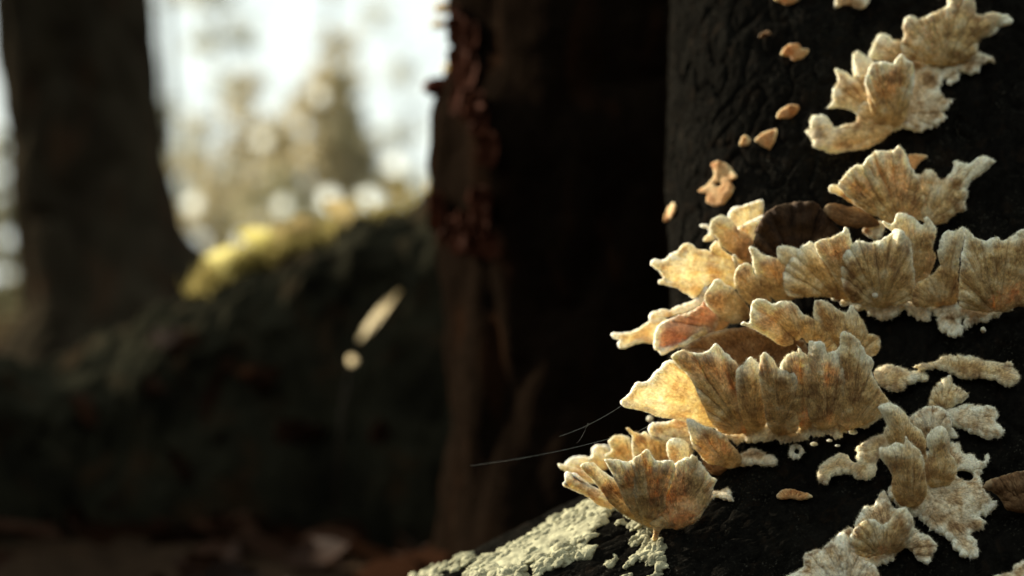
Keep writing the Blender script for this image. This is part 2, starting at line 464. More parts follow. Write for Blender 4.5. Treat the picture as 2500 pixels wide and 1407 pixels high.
_seed = [10]
def lobe(parent, Z, pts, root=None, l=(1.5, 5.0), mat=None, bulge=1.2, folds=(0.9, 5.0), thick=0.42, jag=2.2, pale=0.0,
         follow=0.0, p=1.2, grad=(0, 0), name='lobe', sp=3.0, holes=(), anchor=None, rough=0.34, d0=None, curl=0.0, label=None):
    """A ruffled fan of fungus. Outline and root are photo pixels (inside crop Z); depth comes from the bark at the root,
    l = millimetres it stands proud at root and rim."""
    _seed[0] += 1; sd = _seed[0]
    if mat is M_FUN and not follow: thick *= 0.62; bulge *= 0.8; l = (l[0] * 0.35, l[1]); p = 0.62; folds = (folds[0] * 1.45, folds[1])
    if follow >= 0.8: thick *= 0.7; bulge *= 0.75
    ox, oy, sc = Z
    tr = lambda a: np.stack([np.asarray(a, float)[:, 0] / sc + ox, np.asarray(a, float)[:, 1] / sc + oy], 1)
    raw = tr(pts)
    root = tr([root])[0] if root is not None else raw.mean(0)
    out = catmull(raw, 3.0)
    seg = np.linalg.norm(np.roll(out, -1, 0) - out, axis=1); s = np.concatenate([[0], np.cumsum(seg)[:-1]])
    tg = np.roll(out, -1, 0) - np.roll(out, 1, 0); tg /= np.linalg.norm(tg, axis=1)[:, None] + 1e-9
    nrm = np.stack([tg[:, 1], -tg[:, 0]], 1)
    env = np.clip(np.minimum(s, s[-1] - s) / 12, 0, 1) * (1.0 + 0.5 * (follow >= 0.9))
    out = out + nrm * (jag * env * (1.7 * n1(s / 14.0, sd) + 1.2 * n1(s / 6.0, sd + 50) + 0.7 * n1(s / 3.0, sd + 90)))[:, None]
    loops = [out] + [catmull(tr(h), 3.0) for h in holes]
    lo, hi = out.min(0), out.max(0)
    xs = np.arange(lo[0], hi[0], sp); ys = np.arange(lo[1], hi[1], sp * 0.87)
    gx, gy = np.meshgrid(xs, ys); gx = gx + (np.arange(len(ys)) % 2)[:, None] * sp / 2
    q = np.stack([gx.ravel(), gy.ravel()], 1)
    rs = np.random.RandomState(sd); q = q + rs.uniform(-0.28, 0.28, q.shape) * sp
    q = q[inside(out, q)]
    dd = np.min([seg_dist(L_, q) for L_ in loops], axis=0)
    q = q[dd > sp * 0.55]
    verts = []; edges = []; base = 0
    for L_ in loops:
        n = len(L_); verts += [Vector(v) for v in L_.tolist()]
        edges += [(base + i, base + (i + 1) % n) for i in range(n)]; base += n
    verts += [Vector(v) for v in q.tolist()]
    vc, ec, fc, *_r = delaunay_2d_cdt(verts, edges, [], 0, 1e-4)
    uv = np.array([[v.x, v.y] for v in vc]); tri = np.array([f for f in fc if len(f) == 3])
    cen = uv[tri].mean(1)
    ok = inside(out, cen)
    for L_ in loops[1:]: ok &= ~inside(L_, cen)
    a, b, c_ = uv[tri[:, 0]], uv[tri[:, 1]], uv[tri[:, 2]]
    ar = np.cross(b - a, c_ - a)
    ok &= np.abs(ar) > 1e-3
    tri = tri[ok]; ar = ar[ok]
    tri[ar < 0] = tri[ar < 0][:, ::-1]
    used = np.unique(tri); remap = -np.ones(len(uv), int); remap[used] = np.arange(len(used))
    uv = uv[used]; tri = remap[tri]
    n = len(uv)
    e = np.sort(np.vstack([tri[:, [0, 1]], tri[:, [1, 2]], tri[:, [2, 0]]]), 1)
    ue, cnt = np.unique(e, axis=0, return_counts=True)
    bnd = np.zeros(n, bool); bnd[np.unique(ue[cnt == 1])] = True
    dist = np.min([seg_dist(L_, uv) for L_ in loops], axis=0); dist[bnd] = 0
    rel = uv - root; r = np.hypot(*rel.T); rmax = np.percentile(r, 97) + 1e-6; rn = np.clip(r / rmax, 0, 1.15)
    ang = np.arctan2(rel[:, 1], rel[:, 0]); fdir = raw.mean(0) - root
    a0 = np.arctan2(fdir[1], fdir[0]) if np.hypot(*fdir) > 3 else -np.pi / 2
    ang = (ang - a0 + np.pi) % (2 * np.pi) - np.pi
    bd_root = float(bark_depth([anchor[0] / sc + ox if anchor else root[0]], [anchor[1] / sc + oy if anchor else root[1]])[0]) if d0 is None else d0
    depth = np.full(n, bd_root)
    if follow > 0:
        depth = (1 - follow) * depth + follow * bark_depth(uv[:, 0], uv[:, 1])
    mm = 1e-3
    lift = l[0] + (l[1] - l[0]) * rn ** p + grad[0] * rel[:, 0] / 100 + grad[1] * rel[:, 1] / 100
    dm = max(dist.max(), 1.0)
    lift = lift + bulge * (1 - (1 - np.clip(dist / (0.8 * dm), 0, 1)) ** 2)
    fo = n1(ang * folds[1] + sd * 3.1, sd) * 1.6 + 0.35 * n1(ang * folds[1] * 2.1 + sd, sd + 9) * np.clip(rn * 2 - 0.7, 0, 1)
    lift = lift + folds[0] * fo * np.clip(rn, 0.0, 1) ** 1.3
    gro = noise3(np.stack([ang * rmax / 15.0 + sd * 7, r / 75.0, np.full(n, sd + 0.37)], 1)) + 0.45 * noise3(np.stack([ang * rmax / 6.5 + sd * 3, r / 50.0, np.full(n, sd + 9.37)], 1))
    lift = lift + 0.48 * gro * np.clip(rn * 1.6 - 0.25, 0, 1) * (1 - 0.7 * follow)
    pp = np.stack([uv[:, 0], uv[:, 1], np.full(n, sd * 11.0)], 1)
    lift = lift + rough * (1.9 * fbm(pp / 46.0, 2) + (0.12 + 0.5 * follow) * fbm(pp / 13.0 + 5, 2))
    lift = lift - curl * np.exp(-dist / 9.0)
    depth = depth - lift * mm
    Vm = Pn(uv[:, 0], uv[:, 1], depth)
    fn = np.cross(Vm[tri[:, 1]] - Vm[tri[:, 0]], Vm[tri[:, 2]] - Vm[tri[:, 0]])
    vn = np.zeros_like(Vm)
    for k in range(3): np.add.at(vn, tri[:, k], fn)
    vn /= np.linalg.norm(vn, axis=1)[:, None] + 1e-15
    if (vn[:, 1].mean()) > 0: vn = -vn; flip = True
    else: flip = False
    pxmm = bd_root / FPX * 1000
    dmm = dist * pxmm
    th = thick * (1 + (1.8 * np.clip(0.8 - rn, 0, 1) if mat is M_WING else 0.7 * np.clip(1 - rn, 0, 1)))
    h = th * np.sqrt(1 - (1 - np.clip(dmm / (1.25 * th), 0, 1)) ** 2)
    if mat in (M_WING, M_MAUVE): h = h + 0.30 * np.exp(-((dmm - 0.45) / 0.40) ** 2) * (dmm > 0) * np.clip(rn * 2 - 0.6, 0, 1)
    h = h * (1 + 0.10 * fbm(pp / 9.0 + 3, 2))
    h[bnd] = 0
    front = Vm + vn * (h * mm)[:, None]; back = Vm - vn * (h * mm)[:, None]
    bi = np.full(n, -1); inn = np.where(~bnd)[0]
    bi[inn] = n + np.arange(len(inn)); bi[bnd] = np.where(bnd)[0]
    V = np.vstack([front, back[inn]])
    t_f = tri if not flip else tri[:, ::-1]
    Fc = np.vstack([t_f, bi[t_f][:, ::-1]])
    rimv = dmm + 5.5 * np.clip(0.84 - rn, 0, 1) * (1 - follow) + (1.0 if mat is M_FUN else 0.35) * (follow >= 0.8) + 1.8 * np.clip(0.15 + 1.6 * n1(ang * 3.5 + sd, sd + 77), 0, 1) * (1 - follow)
    flow = np.stack([ang * rmax * pxmm, r * pxmm, np.full(n, sd * 5.3)], 1)
    idx = np.concatenate([np.arange(n), inn])
    o = mesh_obj(name, V, Fc, mat or M_FUN, parent, True,
                 {'rim': ('FLOAT', rimv[idx]), 'flow': ('FLOAT_VECTOR', flow[idx]), 'pale': ('FLOAT', np.full(len(idx), pale))})
    if label: o['label'] = label
    if mat is not None and mat.name in FUZZ:
        nf = int(len(uv) * sp * sp * 0.16)
        ti = rs.randint(0, len(tri), nf); w = rs.dirichlet((1, 1, 1), nf)
        tt = t_f[ti]; pos = (front[tt] * w[..., None]).sum(1); nn = vn[tt].mean(1); ruv = (uv[tt] * w[..., None]).sum(1)
        rd = ruv - root; rd /= np.linalg.norm(rd, axis=1)[:, None] + 1e-6
        dirw = np.stack([rd[:, 0], np.zeros(nf), -rd[:, 1]], 1)
        hd = dirw * 0.75 + nn * 0.55 + rs.normal(0, 0.45, (nf, 3)); hd /= np.linalg.norm(hd, axis=1)[:, None]
        sd_ = np.cross(hd, [0, 1.0, 0]); sd_ /= np.linalg.norm(sd_, axis=1)[:, None] + 1e-9
        ln = (rs.uniform(0.22, 0.5, nf) * mm)[:, None]; wd = 0.020 * mm
        FV = np.stack([pos - nn * 4e-5 - sd_ * wd, pos - nn * 4e-5 + sd_ * wd, pos + hd * ln], 1).reshape(-1, 3)
        ar_ = lambda v: np.repeat((v[tt] * w).sum(1), 3)
        fz = mesh_obj('fuzz', FV, np.arange(3 * nf).reshape(nf, 3), FUZZ[mat.name], o, False,
                 {'rim': ('FLOAT', ar_(rimv)), 'flow': ('FLOAT_VECTOR', np.repeat((flow[tt] * w[..., None]).sum(1), 3, 0)), 'pale': ('FLOAT', np.full(3 * nf, pale))})
        fz['kind'] = 'stuff'
    return o

def blob(parent, Z, x, y, r_px, lift, mat=None, name='nodule', sq=(1, 1, 1)):
    x = x / Z[2] + Z[0]; y = y / Z[2] + Z[1]
    d = float(bark_depth([x], [y])[0]) - lift * 1e-3
    c = np.array(P(x, y, d)); r = r_px / Z[2] / FPX * d
    th = np.linspace(0, np.pi, 12); ph = np.linspace(0, 2 * np.pi, 16, endpoint=False)
    T, Q = np.meshgrid(th, ph, indexing='ij')
    S = np.stack([np.sin(T) * np.cos(Q) * sq[0], np.sin(T) * np.sin(Q) * sq[1], np.cos(T) * sq[2]], -1).reshape(-1, 3)
    V = c + S * r * (1 + 0.5 * noise3(S * 1.4 + x)[:, None])
    n = len(V)
    a = {'rim': ('FLOAT', np.full(n, 0.3)), 'flow': ('FLOAT_VECTOR', V * 1000), 'pale': ('FLOAT', np.full(n, 0.5))}
    return mesh_obj(name, V, grid_faces(16, 12, True), mat or M_DOT, parent, True, a)

def cluster(label, x, y, name='bracket_fungus', group='pale bracket fungi on the black trunk'):
    d = float(bark_depth([x], [y])[0])
    e = empty(name, P(x, y, d))
    return tag(e, label, 'fungus', group)

Z1 = (1450, 450, 3.517); Z2 = (1480, 700, 3.432); Z3 = (1330, 980, 4.138); Z4 = (1950, 480, 3.802)
Z5 = (1900, 0, 3.517); Z6 = (1900, 860, 2.572); Z7 = (1640, 0, 2.512); ZK = (1960, 340, 5.0); ZP = (0, 0, 1.0)

# --- A: glowing yellow wing cluster
A = cluster('backlit bracket fungus with one broad glowing yellow wing and upright fingers', 1840, 690)
lobe(A, Z1, [(1150,270),(1200,200),(1270,190),(1330,165),(1380,145),(1450,135),(1455,200),(1450,270),(1400,340),(1300,400),(1200,380)],
     (1330,430), (3.5, 4.0), M_WING, 0.3, (0.5, 3), 0.22, 1.6, label='thin orange-yellow backlit lobe')
lobe(A, Z1, [(1475,285),(1440,270),(1370,300),(1290,345),(1240,370),(1230,430),(1300,500),(1390,560),(1420,470),(1400,400),(1440,330)],
     (1340,560), (4.5, 6.0), M_WING, 0.5, (0.4, 3), 0.35, 1.2, pale=0.5)
lobe(A, Z1, [(905,355),(930,343),(980,350),(1010,400),(1050,480),(1000,490),(940,490),(945,460),(985,420),(970,380),(930,372)],
     (1060,480), (5.5, 6.0), M_WING, 0.1, (0.2, 3), 0.28, 0.8, pale=0.4, sp=2.6)
lobe(A, Z1, [(485,690),(495,655),(530,635),(570,655),(610,640),(680,590),(720,570),(745,530),(800,505),(840,520),(880,555),(960,565),(1010,580),(1000,540),(1050,490),
     (1100,560),(1200,620),(1320,690),(1360,800),(1230,900),(1100,870),(1010,850),(940,900),(860,985),(800,940),(700,890),(620,870),(560,855),(550,830),(590,815),(570,760),(520,720)],
     (1400,760), (3.0, 6.5), M_WING, 0.5, (1.3, 6), 0.22, 1.6, curl=0.5, label='broad thin wing glowing yellow in the sun')
lobe(A, Z1, [(1000,330),(1040,285),(1090,270),(1150,285),(1200,330),(1240,390),(1330,440),(1390,520),(1410,610),(1340,670),(1260,650),(1180,590),(1080,530),(1060,470),(1010,420),(995,380)],
     (1400,640), (6.0, 8.5), M_FUN, 1.0, (0.3, 3), 0.45, 1.2)
lobe(A, Z1, [(1570,580),(1570,545),(1600,530),(1650,530),(1720,545),(1780,560),(1840,620),(1890,680),(1940,780),(1945,880),(1880,940),(1760,940),(1690,800),(1640,700),(1580,650)],
     (1820,960), (5.0, 7.0), M_FUN, 1.3, (0.6, 4), 0.45, 1.6)
lobe(A, Z1, [(1330,550),(1350,530),(1400,555),(1450,600),(1520,620),(1600,660),(1650,700),(1700,780),(1740,880),(1750,960),(1620,1020),(1480,940),(1400,820),(1370,720),(1360,640)],
     (1650,1010), (6.5, 9.0), M_FUN, 1.4, (0.7, 4), 0.45, 1.6)
lobe(A, Z1, [(1185,620),(1205,600),(1225,620),(1240,680),(1290,720),(1270,790),(1225,780),(1205,690)], (1270,800), (8.5, 9.5), M_FUN, 0.3, (0.1, 3), 0.4, 0.8, pale=0.6, sp=2.6)
lobe(A, Z1, [(1205,780),(1225,720),(1270,685),(1320,680),(1360,710),(1370,770),(1440,830),(1490,930),(1520,1020),(1400,1060),(1290,1000),(1215,880)],
     (1470,1040), (8.5, 11.0), M_FUN, 1.5, (0.3, 3), 0.5, 1.2)
lobe(A, Z1, [(950,1000),(965,920),(1010,860),(1030,820),(1080,812),(1120,850),(1200,900),(1260,970),(1330,1060),(1350,1140),(1200,1200),(1100,1150),(1000,1070)],
     (1300,1160), (9.0, 12.0), M_FUN, 1.6, (0.4, 3), 0.5, 1.4)

# --- B: long wall of scalloped lobes to the right edge
B = cluster('long scalloped wall-like bracket fungus running to the right with ragged pale margin below', 2200, 740)
lobe(B, Z4, [(-60,560),(100,420),(250,500),(480,460),(600,600),(700,800),(720,1000),(560,1000),(400,960),(200,930),(0,940),(-120,900),(-140,700)],
     (400,1000), (1.5, 3.4), M_FUN, 0.6, (1.2, 7), 0.5, 2.4)
lobe(B, Z4, [(770,235),(800,225),(850,265),(880,240),(900,180),(930,155),(1000,165),(1080,200),(1130,255),(1160,260),(1165,205),(1195,190),(1240,250),(1275,310),(1265,400),
     (1240,470),(1265,560),(1240,660),(1200,770),(1080,860),(1030,700),(980,500),(900,350),(820,290)], (1130,900), (2.0, 3.5), M_FUN, 0.9, (0.9, 5), 0.45, 2.2)
lobe(B, Z4, [(150,440),(190,410),(270,385),(330,370),(400,320),(415,285),(430,278),(465,320),(480,390),(500,450),(560,560),(640,760),(640,950),(500,980),(400,860),(270,650),(180,540)],
     (600,1000), (4.0, 7.0), M_FUN, 1.3, (0.6, 4), 0.5, 1.8)
lobe(B, Z4, [(440,500),(540,410),(600,415),(660,425),(760,400),(850,350),(880,310),(930,300),(980,330),(1030,420),(1055,480),(1060,560),(1070,680),(1085,800),(1090,940),(950,1000),(750,1030),(560,1000),(440,900),(390,740),(400,580)],
     (760,1040), (4.0, 6.0), M_FUN, 1.3, (1.4, 7), 0.5, 2.2)
lobe(B, Z4, [(1050,900),(1100,800),(1180,760),(1260,710),(1310,640),(1290,560),(1310,420),(1330,360),(1380,320),(1450,320),(1530,290),(1540,400),(1495,560),(1475,760),(1510,880),(1450,1000),(1300,1020),(1150,1030),(1060,1000)],
     (1330,1050), (2.5, 4.0), M_FUN, 1.0, (1.0, 5), 0.45, 2.6)
lobe(B, Z4, [(1505,560),(1540,400),(1540,290),(1580,320),(1640,380),(1720,410),(1800,380),(1850,370),(1880,410),(1950,390),(2000,360),(2060,310),(2120,300),(2200,340),(2290,380),(2350,600),(2300,900),(2150,1000),(2020,1030),(1900,1070),(1700,1070),(1500,1020),(1490,860),(1500,700)],
     (1850,1110), (3.0, 5.0), M_FUN, 1.3, (1.5, 6), 0.5, 2.4)
lobe(B, Z4, [(300,940),(550,980),(750,1000),(1000,960),(1220,950),(1230,1080),(1240,1160),(1190,1170),(1100,1130),(1020,1110),(980,1060),(900,1110),(840,1150),(740,1130),(640,1080),(520,1040),(400,1000)],
     (800,1010), (0.9, 0.7), M_CRUST, 0.5, (0.2, 3), 0.5, 4.5, follow=1.0, name='crust_margin')
lobe(B, Z4, [(1210,960),(1400,980),(1500,1000),(1700,1030),(1900,1050),(2050,1000),(1900,1090),(1760,1150),(1640,1190),(1560,1230),(1500,1190),(1530,1140),(1510,1270),(1450,1320),(1350,1270),(1290,1200),(1260,1090)],
     (1500,1000), (0.9, 0.8), M_CRUST, 0.6, (0.2, 3), 0.5, 4.5, follow=1.0, name='crust_margin', pale=0.35)
blob(B, Z4, 710, 920, 26, 6.8); blob(B, Z4, 1712, 1240, 26, 1.2)

# --- C: middle cluster with dark hollow and sunlit wing
Cc = cluster('bracket fungus with cream-edged sunlit wing and a dark hollow under its hood', 1900, 880)
lobe(Cc, Z2, [(640,520),(760,440),(900,380),(1050,350),(1200,340),(1330,380),(1480,420),(1650,450),(1700,600),(1560,700),(1350,720),(1100,720),(950,640),(800,600),(700,570)],
     (1300,760), (3.0, 4.5), M_UMBER, -1.0, (0.5, 4), 0.4, 1.4)
lobe(Cc, Z2, [(430,330),(500,285),(600,245),(690,215),(790,160),(830,110),(880,150),(940,220),(920,360),(790,430),(690,490),(600,510),(540,540),(470,570),(430,540),(395,505),(400,420)],
     (1150,420), (3.5, 8.5), M_MAUVE, 0.3, (1.2, 5), 0.26, 1.4, label='mauve-brown face of the wing')
lobe(Cc, Z2, [(35,400),(60,385),(130,385),(230,370),(300,330),(360,285),(480,250),(540,330),(520,430),(430,500),(380,480),(300,470),(220,490),(160,520),(110,515),(90,480),(110,450),(60,430)],
     (700,380), (8.0, 10.2), M_WING, 0.3, (0.6, 5), 0.24, 1.4, pale=0.3, label='bright sunlit tip of the wing')
lobe(Cc, Z2, [(355,250),(380,215),(460,195),(520,200),(600,165),(700,130),(770,90),(820,5),(848,12),(820,120),(760,170),(690,205),(600,230),(500,255),(420,300),(370,300)],
     (900,200), (7.5, 9.5), M_WING, 0.4, (0.3, 4), 0.30, 1.2, pale=0.9, name='rolled_edge')
lobe(Cc, Z2, [(600,490),(680,440),(760,380),(830,300),(870,230),(880,180),(930,150),(1010,190),(1040,290),(980,360),(890,400),(770,440),(690,490),(640,510)],
     (1040,300), (9.0, 11.5), M_FUN, 0.8, (0.3, 4), 0.4, 1.2)
for bx, by in ((870,185),(815,295),(600,505),(680,475)): blob(Cc, Z2, bx, by, 16, 13.0)
lobe(Cc, Z2, [(1740,270),(1745,130),(1820,115),(1880,140),(1940,190),(2010,210),(2050,150),(2100,210),(2150,290),(2180,350),(2190,400),(2240,400),(2300,450),(2290,530),(2250,570),(2200,600),(2100,560),(1980,540),(1880,480),(1800,380)],
     (2050,620), (3.0, 5.5), M_FUN, 1.0, (1.0, 5), 0.45, 2.0)
lobe(Cc, Z2, [(1210,180),(1230,120),(1290,100),(1350,115),(1400,145),(1450,125),(1530,125),(1600,160),(1650,230),(1760,280),(1830,340),(1900,450),(1940,530),(1850,560),(1760,470),(1680,470),(1640,430),(1600,450),(1570,430),(1560,480),(1480,500),(1380,440),(1280,380),(1180,330),(1125,320),(1150,290),(1200,300)],
     (1750,620), (6.0, 11.0), M_FUN, 1.2, (1.2, 5), 0.5, 1.8, grad=(0.8, 0))

# --- D: the largest pleated fan
D = cluster('largest pleated fan-shaped bracket fungus with toothed upper rim and translucent left wing', 1900, 1060)
lobe(D, Z2, [(370,1190),(420,1140),(520,1130),(640,1090),(760,1110),(860,1200),(880,1330),(760,1370),(600,1320),(460,1290),(390,1240)],
     (860,1280), (2.0, 4.0), M_WING, 0.4, (0.5, 4), 0.35, 1.6, pale=0.3)
lobe(D, Z2, [(118,960),(140,940),(200,880),(250,800),(320,800),(370,760),(400,720),(450,680),(490,630),(560,610),(620,640),(720,740),(860,860),(960,1050),(960,1180),(760,1160),(560,1110),(400,1080),(300,1040),(200,1020),(130,1000)],
     (1150,1080), (3.5, 9.5), M_WING, 0.4, (1.3, 6), 0.22, 1.6, label='translucent yellow wing')
blob(D, Z2, 368, 1108, 26, 9.0)
lobe(D, Z2, [(1900,560),(1950,500),(1960,400),(2000,375),(2070,410),(2120,460),(2180,560),(2240,620),(2230,720),(2260,800),(2330,900),(2365,980),(2300,1090),(2120,1170),(1950,1190),(1900,900),(1900,700)],
     (2050,1210), (3.0, 6.5), M_FUN, 1.5, (1.1, 6), 0.5, 2.2)
lobe(D, Z2, [(1690,640),(1700,460),(1740,460),(1800,455),(1830,490),(1850,560),(1910,540),(1975,640),(2010,850),(1980,1090),(1840,1200),(1700,1120),(1680,850)],
     (1830,1220), (4.5, 8.5), M_FUN, 1.6, (0.8, 6), 0.5, 2.0)
lobe(D, Z2, [(1460,690),(1500,590),(1560,550),(1610,550),(1600,490),(1640,540),(1700,610),(1730,750),(1745,950),(1760,1110),(1640,1200),(1560,1050),(1550,800)],
     (1650,1220), (5.5, 9.5), M_FUN, 1.5, (0.7, 6), 0.5, 2.0)
lobe(D, Z2, [(545,590),(580,550),(640,530),(720,550),(800,560),(860,530),(900,490),(925,475),(970,520),(1030,580),(1090,640),(1130,720),(1150,860),(1210,1050),(1290,1190),(1030,1240),(900,1170),(800,970),(700,760),(600,660)],
     (1180,1240), (5.0, 10.5), M_FUN, 1.5, (1.4, 8), 0.5, 2.0)
lobe(D, Z2, [(1090,700),(1150,650),(1190,600),(1215,590),(1250,620),(1300,660),(1320,760),(1340,900),(1370,1060),(1310,1190),(1170,1190),(1110,1000),(1090,850)],
     (1250,1220), (6.0, 10.5), M_FUN, 1.8, (0.6, 6), 0.5, 1.8)
lobe(D, Z2, [(1280,660),(1295,580),(1320,550),(1360,570),(1400,620),(1450,690),(1500,695),(1560,700),(1605,780),(1615,900),(1635,960),(1610,1080),(1600,1210),(1400,1230),(1330,1080),(1310,900),(1285,760)],
     (1450,1240), (6.5, 12.0), M_FUN, 1.8, (0.9, 7), 0.5, 2.0)
lobe(D, Z2, [(860,1130),(1000,1150),(1200,1120),(1400,1140),(1600,1130),(1900,1100),(2150,1060),(2300,1040),(2310,1110),(2200,1170),(2050,1190),(1950,1260),(1850,1230),(1700,1280),(1560,1310),(1400,1300),(1200,1310),(1080,1320),(980,1260)],
     (1500,1190), (3.0, 0.7), M_FUN, 1.0, (0.5, 3), 0.45, 5.5, follow=1.0, name='crust_margin')
lobe(D, Z2, [(1530,1400),(1545,1340),(1590,1320),(1640,1350),(1655,1390),(1620,1440),(1560,1450)], None, (0.8, 1.2), M_CRUST, 0.2, (0.2, 4), 0.4, 3.0, follow=1.0, name='crust_margin',
     holes=[[(1575,1390),(1590,1360),(1620,1375),(1610,1410)]])
for bx, by, br in ((1740,1320,22),(2070,1220,26),(1940,1332,14),(1870,1290,16)): blob(D, Z2, bx, by, br, 0.7, M_CRUST, sq=(1.5, 0.6, 0.8))

# --- F: small grey-tipped lobe between
Fg = cluster('small grey-tipped lobe of fungus with a stubby nub, tucked under the largest fan', 1780, 1125)
lobe(Fg, Z3, [(1040,290),(1080,220),(1200,230),(1250,260),(1420,300),(1500,440),(1480,560),(1300,480),(1200,420),(1100,380)], (1480,480), (3, 5.5), M_WING, 0.5, (0.5, 4), 0.35, 1.4)
lobe(Fg, Z3, [(1430,180),(1480,180),(1540,210),(1650,260),(1740,300),(1830,350),(1870,420),(1930,480),(1990,560),(1970,650),(1870,680),(1740,640),(1640,620),(1560,540),(1490,440),(1450,300)],
     (1830,660), (2.0, 8.0), M_FUN, 1.0, (0.8, 5), 0.45, 1.6)
lobe(Fg, Z3, [(1600,580),(1760,590),(1880,640),(1780,740),(1680,740),(1610,660)], (1740,720), (0.5, 1.5), M_UMBER, 0.3, (0.2, 3), 0.4, 1.0, follow=0.5)
lobe(Fg, Z3, [(1930,600),(2000,540),(2080,490),(2180,510),(2250,540),(2310,560),(2345,610),(2310,660),(2220,650),(2100,640),(2000,660)], (1960,640), (0.6, 0.9), M_CRUST, 1.1, (0.4, 4), 0.7, 2.4, follow=1.0)

# --- E: low left fan over the lichen
E = cluster('lowest left fan-shaped bracket fungus with many upright fins above the pale lichen', 1600, 1285)
lobe(E, Z3, [(1300,650),(1450,560),(1560,600),(1620,680),(1700,770),(1740,800),(1700,880),(1680,980),(1600,1130),(1500,1230),(1350,1290),(1180,1290),(1140,1400),(1090,1400),(1100,1300),(1060,1230),(1160,1150),(1220,900)],
     (1330,1300), (1.0, 4.0), M_FUN, 0.8, (0.8, 5), 0.5, 2.0)
lobe(E, Z3, [(200,640),(240,590),(320,555),(400,550),(450,560),(480,530),(470,480),(510,440),(560,440),(640,450),(700,560),(640,680),(460,720),(280,690)],
     (760,760), (3.5, 5.5), M_WING, 0.3, (1.3, 6), 0.32, 1.4, pale=0.5)
lobe(E, Z3, [(820,280),(845,262),(900,305),(960,330),(1010,305),(1050,340),(1120,360),(1180,400),(1240,420),(1260,520),(1240,640),(1150,660),(1080,560),(1000,560),(900,580),(880,460),(880,360)],
     (1180,700), (4.0, 6.0), M_FUN, 0.7, (0.7, 5), 0.40, 1.4)
lobe(E, Z3, [(640,400),(690,355),(750,340),(820,345),(860,370),(870,430),(910,540),(900,650),(780,650),(690,570),(620,570),(610,540),(670,500),(650,440)],
     (920,740), (4.5, 7.0), M_FUN, 0.7, (0.6, 5), 0.38, 1.4)
lobe(E, Z3, [(1230,430),(1260,390),(1320,370),(1400,385),(1450,440),(1455,540),(1440,650),(1400,780),(1350,840),(1290,700),(1270,600),(1240,540)],
     (1360,880), (3.5, 6.5), M_FUN, 1.4, (0.3, 4), 0.5, 1.4, pale=0.25, label='grey-white thumb-like lobe')
lobe(E, Z3, [(180,830),(200,800),(200,740),(230,715),(330,740),(400,800),(490,860),(580,900),(680,1000),(680,1080),(520,1030),(420,960),(330,920),(240,880),(190,860)],
     (800,1100), (3.0, 6.5), M_WING, 0.6, (1.0, 8), 0.36, 1.4)
lobe(E, Z3, [(128,635),(150,630),(220,660),(320,680),(420,720),(510,790),(490,840),(380,790),(280,735),(170,690)],
     (640,900), (5.0, 7.5), M_WING, 0.3, (0.3, 4), 0.32, 1.0, sp=2.8)
lobe(E, Z3, [(360,660),(420,615),(500,630),(580,700),(700,780),(830,900),(930,1100),(980,1230),(800,1150),(650,1020),(560,890),(470,780)],
     (960,1210), (3.5, 8.0), M_FUN, 0.9, (0.6, 7), 0.42, 1.4)
lobe(E, Z3, [(1390,740),(1430,680),(1460,590),(1490,540),(1540,580),(1560,680),(1600,760),(1570,920),(1550,1060),(1450,1070),(1410,900),(1385,820)],
     (1500,1090), (3.5, 7.0), M_FUN, 1.4, (0.4, 5), 0.5, 1.4)
lobe(E, Z3, [(870,640),(900,570),(960,540),(1020,490),(1060,495),(1090,560),(1130,600),(1200,600),(1260,590),(1300,605),(1315,700),(1270,850),(1225,960),(1215,1100),(1170,1260),(1010,1260),(920,1020),(870,800)],
     (1090,1270), (4.0, 9.0), M_FUN, 1.3, (1.0, 8), 0.45, 1.6)
lobe(E, Z3, [(600,595),(640,585),(740,590),(840,610),(900,590),(970,660),(1000,800),(1010,1000),(1070,1220),(960,1230),(830,1060),(750,880),(690,760),(650,680)],
     (1030,1250), (4.5, 9.8), M_FUN, 1.3, (0.9, 8), 0.45, 1.6)
lobe(E, Z3, [(1640,930),(1750,910),(1850,880),(1890,960),(1905,1010),(1820,1000),(1740,980),(1650,1000)], (1660,960), (0.8, 0.8), M_CRUST, 0.5, (0.2, 3), 0.45, 2.4, follow=1.0, name='crust_margin')

# --- I: strips
I1 = cluster('short ragged strip of fungus joining the right end of the largest fan', 2200, 920)
lobe(I1, Z6, [(600,130),(650,90),(720,90),(780,105),(830,120),(900,115),(945,150),(920,185),(860,190),(800,220),(740,250),(680,240),(630,200)], (640,180), (1.2, 0.9), M_FUN, 1.0, (0.5, 5), 0.6, 3.5, follow=1.0, pale=0.1)
I2 = cluster('long thin tan strip of fungus lying flat above the star-shaped crust', 2370, 905)
lobe(I2, Z6, [(850,95),(900,70),(980,70),(1030,30),(1120,20),(1250,35),(1300,60),(1400,65),(1465,60),(1470,90),(1515,150),(1500,190),(1440,220),(1380,190),(1300,170),(1150,170),(1080,140),(1000,110),(900,110)],
     (1100,180), (1.0, 1.6), M_FUN, 0.8, (0.5, 4), 0.5, 2.8, follow=0.9)

